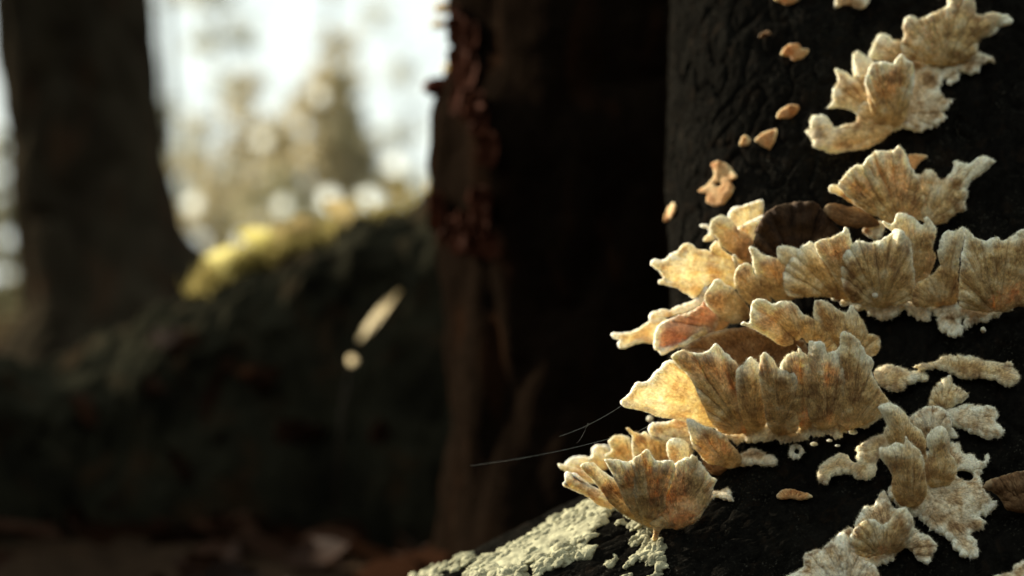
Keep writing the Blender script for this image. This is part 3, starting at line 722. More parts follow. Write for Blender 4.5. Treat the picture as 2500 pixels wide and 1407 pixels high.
# --- G: star-shaped crust with stubby lobes
G = cluster('star-shaped pale crust fungus with stubby upright lobes and ragged white arms', 2240, 1230)
lobe(G, Z6, [(900,640),(1080,570),(1140,570),(1150,630),(1220,650),(1280,690),(1300,640),(1325,650),(1320,700),(1270,760),(1290,850),(1330,910),(1375,965),(1330,1020),(1280,1040),(1310,1080),(1270,1120),(1210,1140),(1250,1200),(1250,1270),(1220,1305),(1150,1280),(1060,1180),(960,1120),(860,1030),(760,980),(690,900),(720,820),(820,760)],
     (900,900), (1.0, 0.9), M_CRUST, 0.8, (0.4, 5), 0.6, 4.0, follow=1.0, pale=0.4, name='crust_margin', rough=0.3,
     holes=[[(1110,760),(1150,745),(1200,755),(1225,785),(1200,815),(1150,800)]])
lobe(G, Z6, [(1040,380),(1150,330),(1250,340),(1350,350),(1385,400),(1370,440),(1425,490),(1400,530),(1300,540),(1220,510),(1120,470),(1060,430)], (1020,420), (1.0, 1.0), M_CRUST, 0.7, (0.5, 6), 0.55, 3.2, follow=1.0, pale=0.3, name='crust_margin', rough=0.3)
lobe(G, Z6, [(945,330),(970,230),(1020,180),(1080,145),(1100,200),(1150,230),(1195,270),(1180,300),(1120,330),(1050,370),(970,370)], (1040,380), (1.0, 2.0), M_FUN, 0.7, (0.7, 6), 0.5, 2.6, follow=0.8, pale=0.2)
lobe(G, Z6, [(500,690),(490,600),(540,570),(600,540),(680,510),(740,560),(660,640),(620,690),(610,760),(570,800),(510,800),(460,770),(390,770),(340,790),(310,830),(260,830),(250,780),(260,720),(300,680),(370,645),(430,645),(470,690)],
     (660,600), (1.2, 0.9), M_FUN, 0.9, (0.4, 5), 0.5, 2.4, follow=1.0)
lobe(G, Z6, [(820,430),(900,360),(950,340),(1010,345),(1070,390),(1080,470),(1000,540),(930,560),(850,500)], (960,560), (1.5, 3.0), M_CRUST, 1.3, (0.6, 5), 0.6, 2.4, follow=0.6, pale=0.35)
lobe(G, Z6, [(1070,460),(1100,480),(1130,535),(1100,545),(1060,520)], (1050,480), (1.0, 1.2), M_CRUST, 0.3, (0.1, 3), 0.4, 1.2, follow=1.0, pale=0.3)
lobe(G, Z6, [(930,540),(960,490),(1020,460),(1060,500),(1080,560),(1075,620),(1115,690),(1110,790),(1040,850),(950,840),(910,740),(945,640)], (1010,860), (1.5, 4.0), M_FUN, 1.5, (0.6, 5), 0.5, 1.8)
lobe(G, Z6, [(625,345),(660,325),(710,320),(760,350),(810,400),(840,450),(900,500),(925,570),(920,680),(860,700),(800,620),(740,600),(690,570),(665,510),(680,450),(650,390)], (830,720), (2.5, 6.0), M_FUN, 1.6, (0.5, 5), 0.5, 1.8)
lobe(G, Z6, [(635,600),(680,595),(740,570),(790,580),(800,530),(830,570),(890,620),(915,700),(925,800),(940,880),(880,960),(760,960),(715,860),(720,780),(690,720),(640,660)], (830,980), (2.0, 7.0), M_FUN, 1.6, (0.7, 6), 0.5, 1.8)

# --- H: bottom crust ridge
Hh = cluster('pale knobbly ridge of crust fungus on the flared base below the star-shaped crust', 2120, 1350)
lobe(Hh, Z6, [(480,1090),(500,1030),(540,975),(600,970),(620,910),(650,870),(690,910),(720,970),(780,970),(820,990),(850,1060),(870,1120),(930,1150),(1000,1210),(970,1290),(930,1335),(870,1290),(820,1240),(700,1250),(560,1240),(470,1200),(490,1130)],
     (680,1260), (0.8, 1.6), M_CRUST, 0.9, (0.8, 6), 0.55, 3.0, follow=0.9, pale=0.2, rough=0.3)
lobe(Hh, Z6, [(450,1150),(530,1060),(600,1050),(650,1080),(700,1060),(740,990),(800,975),(840,1040),(850,1120),(830,1190),(760,1250),(640,1270),(560,1290),(470,1260)], (660,1290), (2.0, 4.0), M_FUN, 1.3, (0.8, 7), 0.55, 2.2, pale=0.1)
lobe(Hh, Z6, [(490,1290),(560,1270),(650,1260),(740,1250),(720,1320),(640,1335),(560,1340),(510,1320)], None, (0.8, 0.7), M_CRUST, 0.4, (0.2, 3), 0.4, 3.6, follow=1.0, name='crust_margin')
lobe(Hh, Z6, [(40,1430),(170,1350),(155,1290),(190,1260),(230,1240),(280,1240),(340,1190),(400,1130),(440,1100),(480,1120),(475,1200),(490,1280),(600,1340),(630,1400),(640,1460),(400,1520),(100,1500)],
     (420,1520), (1.5, 3.0), M_CRUST, 1.6, (0.9, 6), 0.6, 2.8, follow=0.6, pale=0.55, rough=0.3)
J = cluster('dull brown smooth-faced bracket beside the star-shaped crust at its ragged right side', 2470, 1200)
lobe(J, Z6, [(1280,850),(1330,800),(1430,770),(1540,745),(1700,760),(1700,1000),(1540,1005),(1440,990),(1400,930),(1350,880)], (1560,1010), (0.8, 3.0), M_UMBER, 0.9, (0.5, 4), 0.5, 2.2, follow=0.3)
J2 = cluster('little pale crust nub low down past the brown smooth bracket', 2490, 1400, 'crust_fungus')
lobe(J2, Z6, [(1350,1407),(1400,1395),(1470,1390),(1480,1350),(1540,1310),(1600,1320),(1620,1400),(1560,1450),(1400,1440)], None, (0.8, 1.5), M_CRUST, 0.8, (0.4, 4), 0.5, 3, follow=1.0)

# --- K: upper middle
K = cluster('fan-shaped bracket fungus with a long pointed arm reaching right, above the scalloped wall', 2200, 560)
lobe(K, ZK, [(1290,190),(1400,180),(1500,190),(1530,220),(1450,270),(1400,330),(1330,400),(1270,300)], (1300,400), (0.8, 1.5), M_ORANGE, 0.4, (0.2, 3), 0.4, 1.2, follow=0.8)
lobe(K, ZK, [(730,1130),(780,1060),(900,1000),(1000,1040),(960,1200),(850,1220)], None, (0.8, 1.4), M_CRUST, 0.7, (0.2, 3), 0.5, 1.2, follow=0.8, pale=0.5)
lobe(K, ZK, [(1380,430),(1440,430),(1500,390),(1560,380),(1620,430),(1680,500),(1750,490),(1800,420),(1850,340),(1840,280),(1880,270),(1950,290),(2050,290),(2120,230),(2200,200),(2300,230),(2360,270),(2310,310),(2250,380),(2150,450),(2050,520),(2000,620),(2010,700),(1980,780),(1990,860),(1950,900),(1880,900),(1800,960),(1720,1020),(1600,1040),(1400,960),(1330,700)],
     (1450,1060), (1.5, 3.2), M_FUN, 0.9, (1.2, 7), 0.5, 2.2, follow=0.4, pale=0.15)
lobe(K, ZK, [(250,870),(300,800),(360,780),(450,800),(560,830),(660,830),(780,900),(940,1050),(620,1080),(420,1030),(320,960)], (900,1040), (2.0, 3.5), M_UMBER, 0.7, (0.4, 4), 0.45, 1.4)
lobe(K, ZK, [(315,600),(340,560),(400,560),(500,610),(620,670),(760,780),(700,840),(520,730),(420,680),(330,650)], (900,900), (3.0, 4.5), M_FUN, 0.5, (0.2, 3), 0.5, 1.2)
lobe(K, ZK, [(730,330),(760,260),(820,200),(900,140),(1000,140),(1080,140),(1130,120),(1160,75),(1210,110),(1260,190),(1290,240),(1310,320),(1360,400),(1420,500),(1480,700),(1440,960),(1300,1040),(1050,1020),(900,900),(850,700),(790,480)],
     (1200,1080), (2.0, 4.0), M_FUN, 1.2, (1.3, 7), 0.5, 2.0)
lobe(K, ZK, [(430,560),(480,480),(540,410),(590,345),(660,315),(720,320),(770,380),(850,560),(940,640),(1050,680),(1080,860),(980,960),(760,880),(560,720),(480,630)],
     (1050,980), (3.0, 5.5), M_FUN, 1.2, (1.1, 7), 0.5, 1.8)

# --- L, M: top right
Lc = cluster('ruffled bracket with central folded fan and pale crust spreading sideways, below the topmost one', 2170, 300)
lobe(Lc, Z5, [(1060,500),(1200,530),(1400,560),(1560,570),(1540,690),(1480,740),(1430,690),(1400,740),(1390,800),(1440,850),(1515,850),(1490,900),(1440,950),(1420,980),(1455,1010),(1400,1050),(1340,1100),(1200,1135),(1080,1110),(960,1130),(1060,950),(1090,750)],
     (1000,1000), (0.9, 0.8), M_CRUST, 0.6, (0.9, 8), 0.55, 3.2, follow=1.0, pale=0.3, name='crust_margin')
lobe(Lc, Z5, [(415,930),(460,880),(470,770),(510,710),(490,600),(540,600),(600,640),(650,680),(640,560),(640,480),(680,440),(730,470),(790,500),(830,560),(850,700),(900,960),(760,1020),(620,950),(530,930),(480,930)],
     (930,1080), (1.0, 2.0), M_FUN, 0.7, (1.4, 7), 0.45, 2.2, follow=0.5, pale=0.1)
lobe(Lc, Z5, [(230,1130),(280,1110),(270,1040),(320,990),(400,990),(440,1040),(480,1090),(560,1080),(660,1060),(700,920),(790,880),(920,1000),(1000,1090),(930,1180),(850,1230),(740,1280),(600,1300),(480,1320),(400,1290),(310,1270),(290,1200)],
     (960,1130), (1.5, 3.0), M_FUN, 1.0, (1.0, 6), 0.5, 2.0, follow=0.5)
lobe(Lc, Z5, [(745,700),(770,600),(800,550),(850,530),(920,530),(980,550),(1010,510),(1050,465),(1100,500),(1150,540),(1175,650),(1150,780),(1120,920),(1080,1050),(960,1110),(850,1080),(780,900)],
     (970,1130), (1.8, 5.0), M_FUN, 1.2, (1.5, 9), 0.5, 2.0)
Mc = cluster('topmost spread-winged bracket fungus with a pointed tip', 2300, 160)
lobe(Mc, Z5, [(1460,580),(1550,450),(1580,380),(1640,390),(1720,440),(1780,470),(1830,490),(1860,540),(1800,540),(1740,570),(1720,620),(1640,640),(1560,620)], (1480,600), (0.8, 1.2), M_CRUST, 0.6, (0.7, 6), 0.5, 2.6, follow=0.9, pale=0.3)
lobe(Mc, Z5, [(780,490),(810,390),(850,310),(900,290),(950,310),(990,350),(1060,360),(1150,420),(1160,520),(1000,530),(850,520)], (1120,560), (1.5, 2.5), M_FUN, 0.9, (0.6, 5), 0.5, 1.8, follow=0.4)
lobe(Mc, Z5, [(1050,390),(1080,300),(1070,200),(1110,140),(1160,140),(1200,170),(1290,130),(1400,80),(1450,40),(1460,-60),(1550,-120),(1640,-100),(1680,0),(1700,120),(1760,130),(1820,110),(1880,110),(1960,130),(2020,170),(1990,210),(1900,240),(1830,300),(1740,330),(1720,390),(1700,460),(1580,540),(1400,570),(1200,530),(1090,480)],
     (1420,590), (1.5, 4.0), M_FUN, 1.0, (1.5, 8), 0.5, 2.2, follow=0.3)

# --- N and the small scattered brackets
N_ = cluster('dark umber shaded bracket tucked between the yellow wing and the fan above', 1950, 585, group=None)
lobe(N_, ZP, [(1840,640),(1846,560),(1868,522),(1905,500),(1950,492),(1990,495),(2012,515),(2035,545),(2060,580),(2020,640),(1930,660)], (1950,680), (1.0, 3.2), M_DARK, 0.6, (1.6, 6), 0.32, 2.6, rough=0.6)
def small(label, Z, pts, mat, l=(0.1, 1.5), jag=1.7, holes=(), pale=0.0, f=0.8, thick=0.3, root=None):
    pts_ = np.array(pts, float); c = pts_.mean(0)
    e = cluster(label, c[0] / Z[2] + Z[0], c[1] / Z[2] + Z[1], 'small_bracket_fungus', 'small scattered brackets on the black trunk')
    lobe(e, Z, pts, root or (c[0], pts_[:, 1].max()), l, mat, 0.2, (0.5, 5), thick, jag, pale, f, sp=2.6, holes=holes)
small('cream and tan bracket scrap high up beside the topmost fungus', Z5, [(490,0),(485,72),(560,50),(620,50),(680,75),(740,70),(780,20),(800,-40),(600,-80),(500,-40)], M_CRUST, jag=1.6, pale=0.2)
small('thin orange-tan bracket sliver high on the trunk', Z7, [(630,0),(660,15),(710,30),(770,10),(790,-30),(640,-30)], M_ORANGE)
small('oval rust-orange bracket alone on dark bark', Z7, [(668,335),(690,295),(730,268),(780,275),(800,295),(842,300),(830,335),(790,365),(750,372),(720,350)], M_ORANGE)
small('small tilted oval tan bracket below the rust-orange one', Z7, [(642,722),(660,680),(720,645),(770,642),(782,670),(740,720),(700,732)], M_ORANGE, pale=0.25)
small('small triangular orange bracket with pale point', Z7, [(508,860),(570,810),(642,793),(642,840),(615,900),(595,917),(550,890)], M_ORANGE, pale=0.2)
small('tiny drop-shaped tan bracket beside the triangular orange one', Z7, [(413,892),(425,850),(450,828),(482,850),(477,880),(440,897)], M_ORANGE, pale=0.3)
small('irregular orange-tan bracket with a dark pit in its middle', Z7, [(160,1170),(210,1140),(250,1090),(262,1060),(243,1010),(280,985),(330,1000),(380,1050),(402,1090),(362,1110),(382,1150),(362,1210),(310,1262),(260,1267),(213,1240),(220,1190),(190,1187)],
      M_ORANGE, holes=[[(265,1130),(285,1120),(310,1125),(300,1140),(280,1145)]], pale=0.15)
small('faint brown bracket flake above the rust-orange oval', Z7, [(530,227),(560,200),(600,188),(607,215),(560,232)], M_UMBER)
small('slim yellowish bracket sliver on the curved left edge of the trunk', ZP, [(1620,540),(1628,512),(1643,494),(1650,508),(1638,535)], M_ORANGE, pale=0.2, l=(1, 2))
small('torn rusty red flake on bark between lowest fan and knobbly ridge', Z6, [(-10,895),(40,858),(120,868),(190,888),(217,912),(150,932),(60,922),(0,922)], M_ORANGE, l=(0.6, 0.8), jag=1.8)

# ------------------------------------------------------------------ lichen on the sunlit root ledge
def lichen(name, label, polys, n, rlo, rhi, seed, lift=0.0):
    rs = np.random.RandomState(seed)
    polys = [np.array(p_, float) for p_ in polys]
    areas = []
    for p_ in polys:
        x, y = p_[:, 0], p_[:, 1]; areas.append(abs(np.dot(x, np.roll(y, -1)) - np.dot(y, np.roll(x, -1))) / 2)
    th = np.linspace(0, np.pi, 8); ph = np.linspace(0, 2 * np.pi, 12, endpoint=False)
    T, Q = np.meshgrid(th, ph, indexing='ij')
    S = np.stack([np.sin(T) * np.cos(Q), np.sin(T) * np.sin(Q), np.cos(T)], -1).reshape(-1, 3)
    FS = grid_faces(12, 8, True)
    VV, FF, nb = [], [], 0
    tot = sum(areas)
    for p_, a_ in zip(polys, areas):
        k = int(n * a_ / tot); lo, hi = p_.min(0), p_.max(0); got = 0; tries = 0
        while got < k and tries < 40:
            tries += 1
            q = rs.uniform(lo, hi, (k * 2, 2)); q = q[inside(p_, q)]
            dn = noise3(np.stack([q[:, 0] / 38, q[:, 1] / 30, np.full(len(q), seed + 0.5)], 1)) + rs.normal(0, 0.12, len(q))
            q = q[dn > -0.02]
            for x, y in q:
                if got >= k: break
                loc, nor = bark_hit(x, y)
                if loc is None: continue
                r = (rlo + (rhi - rlo) * rs.rand() ** 3.0) * 1e-3
                sc = np.array([1.35, 1.0, 0.55]) * r * rs.uniform(0.7, 1.4, 3)
                W = S * sc * (1 + (0.7 * noise3(S * 1.2 + rs.rand(3) * 50) + 0.5 * noise3(S * 2.7 + rs.rand(3) * 50))[:, None])
                a = rs.rand() * 6.28; ca, sa = math.cos(a), math.sin(a)
                W = W @ np.array([[ca, sa, 0], [-sa, ca, 0], [0, 0, 1]])
                q3 = np.array(nor.to_track_quat('Z', 'Y').to_matrix())
                VV.append(np.array(loc) + np.array(nor) * (r * 0.35 + lift * 1e-3) + W @ q3.T); FF.append(FS + nb); nb += len(S); got += 1
    o = mesh_obj(name, np.vstack(VV), np.vstack(FF), M_LICHEN)
    tag(o, label, 'lichen', kind='stuff'); return o
ledge = lichen('ledge_lichen', 'pale cream granular lichen crusting the sunlit root ledge under the lowest fan',
       [[(1120,1420),(1170,1372),(1260,1330),(1350,1275),(1410,1232),(1450,1228),(1500,1240),(1455,1300),(1440,1345),(1350,1365),(1290,1400),(1230,1430)],
        [(1200,1420),(1290,1370),(1420,1350),(1440,1360),(1330,1392),(1300,1430)]], 2600, 0.14, 0.95, 3)
lobe(ledge, ZP, [(1140,1410),(1170,1376),(1260,1334),(1350,1280),(1408,1240),(1450,1236),(1490,1246),(1450,1300),(1420,1345),(1350,1362),(1280,1395),(1220,1425)], None, (0.3, 0.3), M_LICHEN, 0.1, (0, 3), 0.3, 6.0, follow=1.0, rough=0.7, name='crust')
lichen('edge_lichen', 'small pale lichen lumps just under the rim of the lowest fan', [[(1440,1235),(1520,1235),(1600,1265),(1605,1300),(1570,1300),(1510,1280),(1490,1260)]], 130, 0.2, 0.75, 5)
lichen('stem_lichen', 'thin pale branching lichen strand on black bark below the lowest fan', [[(1510,1350),(1560,1305),(1592,1298),(1590,1310),(1545,1340),(1520,1358)], [(1475,1350),(1500,1350),(1505,1370),(1488,1385),(1476,1372)]], 110, 0.2, 0.6, 8)
lichen('crumb_lichen', 'crumbly cream lichen patch at the foot of the lowest fan, beside a rusty line', [[(1515,1420),(1520,1390),(1560,1350),(1590,1320),(1612,1320),(1622,1345),(1620,1385),(1600,1420)]], 330, 0.18, 0.7, 11)
lichen('scattered_lichen', 'dim scattered lichen crumbs trailing along the low root edge', [[(980,1420),(1010,1385),(1080,1360),(1150,1350),(1170,1365),(1120,1395),(1060,1420)]], 160, 0.25, 0.8, 14)

# ------------------------------------------------------------------ spider silk
web = empty('spider_silk', P(1500, 1060, 0.305)); tag(web, 'fine spider silk strands stretched from the lowest fan into the dark', 'spider silk')
for (a, b, r_) in (((1516, 992, .307), (1365, 1066, .300), 1.0), ((1492, 1070, .304), (1150, 1137, .285), 1.3), ((1436, 1032, .305), (1408, 1082, .305), 0.7), ((1590, 1036, .306), (1490, 1072, .306), 0.9)):
    p0, p1 = np.array(P(*a)), np.array(P(*b)); t = np.linspace(0, 1, 14)[:, None]
    path = p0 + (p1 - p0) * t; path[:, 2] -= 0.0004 * (4 * t * (1 - t))[:, 0]
    V, Fq = tube(path, np.full(14, 0.000008 * r_), 6)
    mesh_obj('strand', V, Fq, M_SILK, web)

# ------------------------------------------------------------------ background trunks and root
def trunk_mesh(path, radii, seg, furrow, amp, seed, scale):
    path = np.asarray(path, float)
    t = np.linspace(0, 1, len(path)); tt = np.linspace(0, 1, 260)
    tt = tt ** 1.8 if len(path) > 2 else tt
    pth = np.stack([np.interp(tt, t, path[:, k]) for k in range(3)], 1); rr = np.interp(tt, t, radii)
    V, Fq = tube(pth, rr, seg)
    cen = np.vstack([np.repeat(pth, seg, 0)])
    N = V - cen; N /= np.linalg.norm(N, axis=1)[:, None] + 1e-12
    q = V * np.array([1, 1, 0.45]) * scale + seed + 0.8 * fbm(V * 12 + seed, 2)[:, None]
    f = 1 - np.abs(noise3(q)) * 3
    d = -furrow * np.clip(f, 0, 1) ** 2 + amp * fbm(V * scale * 0.5 + seed, 3) + 0.3 * amp * fbm(V * scale * 3 + seed, 3)
    return V + N * d[:, None], Fq

def curve_pts(ctrl, n):
    ctrl = np.asarray(ctrl, float); t = np.linspace(0, 1, len(ctrl)); tt = np.linspace(0, 1, n)
    q = np.stack([np.interp(tt, t, ctrl[:, k]) for k in range(ctrl.shape[1])], 1)
    w = max(3, n // len(ctrl) | 1); k = np.ones(w) / w
    return np.stack([np.convolve(np.pad(q[:, c], w // 2, 'edge'), k, 'valid') for c in range(ctrl.shape[1])], 1)

# second trunk right behind: left outline traced, axis from radius
D2 = 0.50
sil = [(-900, 1120), (-300, 1102), (0, 1096), (100, 1092), (200, 1086), (260, 1078), (320, 1060), (380, 1040), (430, 1036), (500, 1045), (560, 1060), (640, 1075), (760, 1085), (900, 1085), (1100, 1075)]
c2 = []
for yy, xx in sil:
    z = H - (yy - 703.5) / FPX * D2; x = (xx - 1250) / FPX * D2
    r = 0.062
    c2.append((x + r, D2 + 0.02, z, r))
c2 = [(0.075, 0.60, 3.4, 0.045), (0.062, 0.56, 1.4, 0.055), (0.052, 0.535, 0.6, 0.060)] + c2 + [(c2[-1][0], D2 + 0.02, -0.06, c2[-1][3] + 0.01)]
c2 = curve_pts(c2, 300)
t2 = empty('background_trunk', (0.045, 0.52, 0.0)); tag(t2, 'dark red-brown flaky tree trunk close behind the fungus-covered one', 'tree trunk')
V, Fq = trunk_mesh(c2[:, :3], c2[:, 3], 150, 0.003, 0.0022, 20, 55)
mesh_obj('bark', V, Fq, M_BARK2, t2)
bv2 = BVHTree.FromPolygons(V.tolist(), Fq)
def hit2(x, y, bv):
    d = (P(x, y, 1.0) - camv).normalized(); loc, nor, i, ds = bv.ray_cast(camv, d, 5.0); return loc, nor
def flake_mesh(w, h, seed, curl=0.35):
    rs = np.random.RandomState(seed); nu, nv = 9, 9
    u, v = np.meshgrid(np.linspace(-1, 1, nu), np.linspace(-1, 1, nv))
    rim = 1 - 0.25 * rs.rand(nv, nu) * (np.maximum(abs(u), abs(v)) > 0.9)
    x = u * np.sqrt(1 - 0.35 * v * v) * rim * w / 2; y = v * np.sqrt(1 - 0.35 * u * u) * rim * h / 2
    z = curl * (u * u + 0.4 * v * v) * w / 2 + 0.04 * w * rs.normal(size=u.shape)
    top = np.stack([x, y, z], -1).reshape(-1, 3); bot = top - [0, 0, 0.05 * w]
    n = nu * nv; f = grid_faces(nu, nv).tolist(); f += [[n + i for i in q[::-1]] for q in f]
    ring = [i for i in range(nu)] + [nu * k + nu - 1 for k in range(1, nv)] + [nu * (nv - 1) + k for k in range(nu - 2, -1, -1)] + [nu * k for k in range(nv - 2, 0, -1)]
    f += [[ring[i], ring[i - 1], n + ring[i - 1], n + ring[i]] for i in range(len(ring))]
    return np.vstack([top, bot]), f
def place(V, loc, nor, spin=0.0, off=0.0):
    q = np.array(Vector(nor).to_track_quat('Z', 'Y').to_matrix()); c, s = math.cos(spin), math.sin(spin)
    Rz = np.array([[c, -s, 0], [s, c, 0], [0, 0, 1]])
    return (V @ Rz.T) @ q.T + np.array(loc) + np.array(nor) * off
rs = np.random.RandomState(21)
for i in range(18):
    x = 1100 + abs(rs.normal(0, 75)); y = rs.uniform(0, 640)
    if i < 8: x, y = [(1120,50),(1135,75),(1140,150),(1160,190),(1175,270),(1185,300),(1085,520),(1110,560)][i]
    loc, nor = hit2(x, y, bv2)
    if loc is None: continue
    Vf, Ff = flake_mesh(rs.uniform(.005, .010), rs.uniform(.006, .013), i)
    mesh_obj('bark_flake', place(Vf, loc, nor, rs.uniform(-.5, .5), 0.001), Ff, M_FLAKE, t2)
# knob and small lit brackets on its outline
def knob(px, py, d, rx, rz, mat, name, label, cat, group=None, ln=0.012):
    c = np.array(P(px, py, d)); t = np.linspace(0, 1, 9)
    path = c + np.stack([t * ln, t * ln * 0.4, t * 0.0], 1)
    rad = rx * np.array([0.45, 0.85, 1.0, 0.95, 0.8, 0.7, 0.68, 0.7, 0.75])
    V, Fq = tube(path, rad, 14); V += rx * 0.18 * fbm(V * 400, 2)[:, None]
    V[:, 2] = c[2] + (V[:, 2] - c[2]) * rz
    return tag(mesh_obj(name, V, Fq, mat), label, cat, group)
knob(1036, 212, D2 + 0.012, 0.0030, 0.85, M_KNOB, 'knob_fungus', 'small red-brown knob sticking out of the flaky trunk against the sky', 'fungus')
rims = [(1062, 60, 20, 16, 0.3), (1090, 165, 16, 18, 0.2), (1084, 252, 14, 10, 0.4), (1072, 20, 22, 22, 0.1), (1046, 455, 12, 10, 0.0)]
for i, (x, y, w, h, sp_) in enumerate(rims):
    d = D2 + 0.016
    pts_ = [(x + 26, y - h * .5), (x + 5, y - h * .7), (x - w * .6, y - h * .2), (x - w * .5, y + h * .4), (x + 4, y + h * .7), (x + 26, y + h * .5)]
    e = empty('rim_bracket', P(x + 20, y, d)); tag(e, 'tiny pale tan bracket on the sky-side edge of the flaky trunk', 'fungus', 'tiny brackets along the flaky trunk edge')
    lobe(e, ZP, pts_, (x + 24, y), (0, 0.5), M_WING, 0.2, (0.3, 4), 0.5, 1.5, d0=d, sp=3.5)

# slender trunk, left
D1 = 1.2
t1 = empty('slender_trunk', P(230, 900, D1)); tag(t1, 'slender dark grey-brown tree trunk leaning slightly, left of the bright sky gap', 'tree trunk')
q1 = []
for yy, xl, xr in ((-3000, -210, 105), (-1200, -100, 245), (-300, -45, 340), (0, -22, 368), (250, 8, 398), (450, 26, 425), (560, 33, 445), (640, 38, 478), (700, 40, 515), (760, 30, 560), (900, -20, 640)):
    q1.append((((xl + xr) / 2 - 1250) / FPX * (D1 + .05), D1 + 0.05, H - (yy - 703.5) / FPX * (D1 + .05), (xr - xl) / 2 / FPX * (D1 + .05)))
q1 = [(q1[0][0] - .25, D1 + .05, 4.5, 0.025), (q1[0][0] - .1, D1 + .05, 2.2, 0.034)] + q1 + [(q1[-1][0], D1 + .05, -0.06, q1[-1][3] + .03)]
q1 = curve_pts(q1, 300)
V, Fq = trunk_mesh(q1[:, :3], q1[:, 3], 110, 0.005, 0.0018, 50, 38)
mesh_obj('bark', V, Fq, M_BARK1, t1)

# mossy root ridge between the two trunks
ctrl = []     # x, y of the crest, depth, half height
for (x, y, d, r) in ((1330, 420, .66, .032), (1180, 455, .67, .032), (1040, 490, .68, .032), (930, 530, .685, .032), (830, 575, .69, .032), (720, 620, .695, .032), (620, 665, .70, .032), (520, 705, .705, .032), (400, 765, .71, .031),
                     (200, 850, .71, .030), (0, 905, .70, .030), (-250, 800, .67, .030), (-600, 660, .62, .030), (-1500, 600, .53, .03), (-3200, 640, .40, .03)):  # unseen left stretch added and kept high to shade the near ground
    p_ = P(x, y, d); ctrl.append((p_.x, p_.y, p_.z - r, r))
cr = curve_pts(ctrl, 260)
rootE = empty('mossy_root', P(640, 850, .60)); tag(rootE, 'dark mossy root ridge running down from the flaky trunk past the slender one', 'tree root')
def ridge_mesh(c):
    n = len(c); seg = 110; th = np.linspace(0, 2 * np.pi, seg, endpoint=False)
    T = np.gradient(c[:, :3], axis=0); T[:, 2] = 0; T /= np.linalg.norm(T, axis=1)[:, None]
    S_ = np.cross(T, [0, 0, 1.0])
    r = c[:, 3][:, None]
    rx = 1.35 * r * np.cos(th)[None]; rz = r * np.sin(th)[None]
    rz = np.where(rz < 0, rz * 4.0, rz); rx = np.where(np.sin(th)[None] < 0, rx * (1 + 0.9 * np.abs(np.sin(th)[None])), rx)
    V = c[:, None, :3] + rx[..., None] * S_[:, None, :] + rz[..., None] * np.array([0, 0, 1.0])
    V = V.reshape(-1, 3)
    cen = np.repeat(c[:, :3], seg, 0); N = V - cen; N /= np.linalg.norm(N, axis=1)[:, None] + 1e-9
    d = 0.008 * fbm(V * 40 + 7, 3) + 0.0035 * fbm(V * 170 + 2, 3)
    return V + N * d[:, None], grid_faces(seg, n, True)
V, Fq = ridge_mesh(cr); mesh_obj('root_bark', V, Fq, M_ROOT, rootE)
bvr = BVHTree.FromPolygons(V.tolist(), Fq.tolist())

# ------------------------------------------------------------------ leaves
def leaf_mesh(L, W, seed, curl=0.35, nu=9, nv=15):
    rs = np.random.RandomState(seed)
    t = np.linspace(0, 1, nv); w = np.sin(np.pi * t ** 0.8) ** 0.8 * W / 2 * (1 + 0.08 * rs.normal(size=nv)); w[0] = W * .02; w[-1] = W * .01
    u = np.linspace(-1, 1, nu)
    U, T = np.meshgrid(u, t); Wd = w[:, None] * np.ones(nu)
    c1, c2_ = curl * rs.uniform(.5, 1.3), curl * rs.uniform(-.6, .9)
    x = U * Wd; y = (T - 0.5) * L
    z = c1 * np.abs(U) ** 1.5 * Wd + c2_ * L * (T - .5) ** 2 * 1.2 + 0.02 * L * np.sin(U * 4 + T * 9 + seed)
    z += 0.015 * L * rs.normal(size=x.shape)
    V = np.stack([x, y, z], -1).reshape(-1, 3)
    return V, grid_faces(nu, nv), np.full(len(V), rs.rand())
def add_leaf(name, label, cat, group, mat, L, W, loc, nor, spin, seed, curl=0.35, off=0.001):
    V, Fq, tone = leaf_mesh(L, W, seed, curl)
    o = mesh_obj(name, place(V, loc, nor, spin, off), Fq, mat, None, True, {'tone': ('FLOAT', tone)})
    return tag(o, label, cat, group)

def ridge_top(x, bv=bvr):
    for y in range(380, 1100, 3):
        loc, nor = hit2(x, y, bv)
        if loc is not None: return y, loc, nor
    return None, None, None
rs = np.random.RandomState(5)
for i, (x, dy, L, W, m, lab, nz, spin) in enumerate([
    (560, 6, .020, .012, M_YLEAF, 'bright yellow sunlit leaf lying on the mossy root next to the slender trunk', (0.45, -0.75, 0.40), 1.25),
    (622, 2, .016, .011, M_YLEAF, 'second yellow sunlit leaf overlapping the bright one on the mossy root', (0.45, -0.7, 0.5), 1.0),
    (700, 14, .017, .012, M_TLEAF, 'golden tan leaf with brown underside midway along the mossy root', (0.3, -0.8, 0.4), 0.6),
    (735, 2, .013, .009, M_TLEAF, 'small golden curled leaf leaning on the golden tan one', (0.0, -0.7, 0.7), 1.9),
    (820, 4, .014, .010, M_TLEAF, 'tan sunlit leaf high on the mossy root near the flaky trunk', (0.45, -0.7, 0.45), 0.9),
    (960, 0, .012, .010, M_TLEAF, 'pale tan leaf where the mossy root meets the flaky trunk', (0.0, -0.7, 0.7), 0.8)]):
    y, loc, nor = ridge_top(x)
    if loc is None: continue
    add_leaf('fallen_leaf', lab, 'leaf', 'sunlit leaves along the mossy root', m, L, W, np.array(loc) + np.array([0, 0, .004 - dy * 0.0001]), nz, spin, 40 + i, 0.5, 0.003)
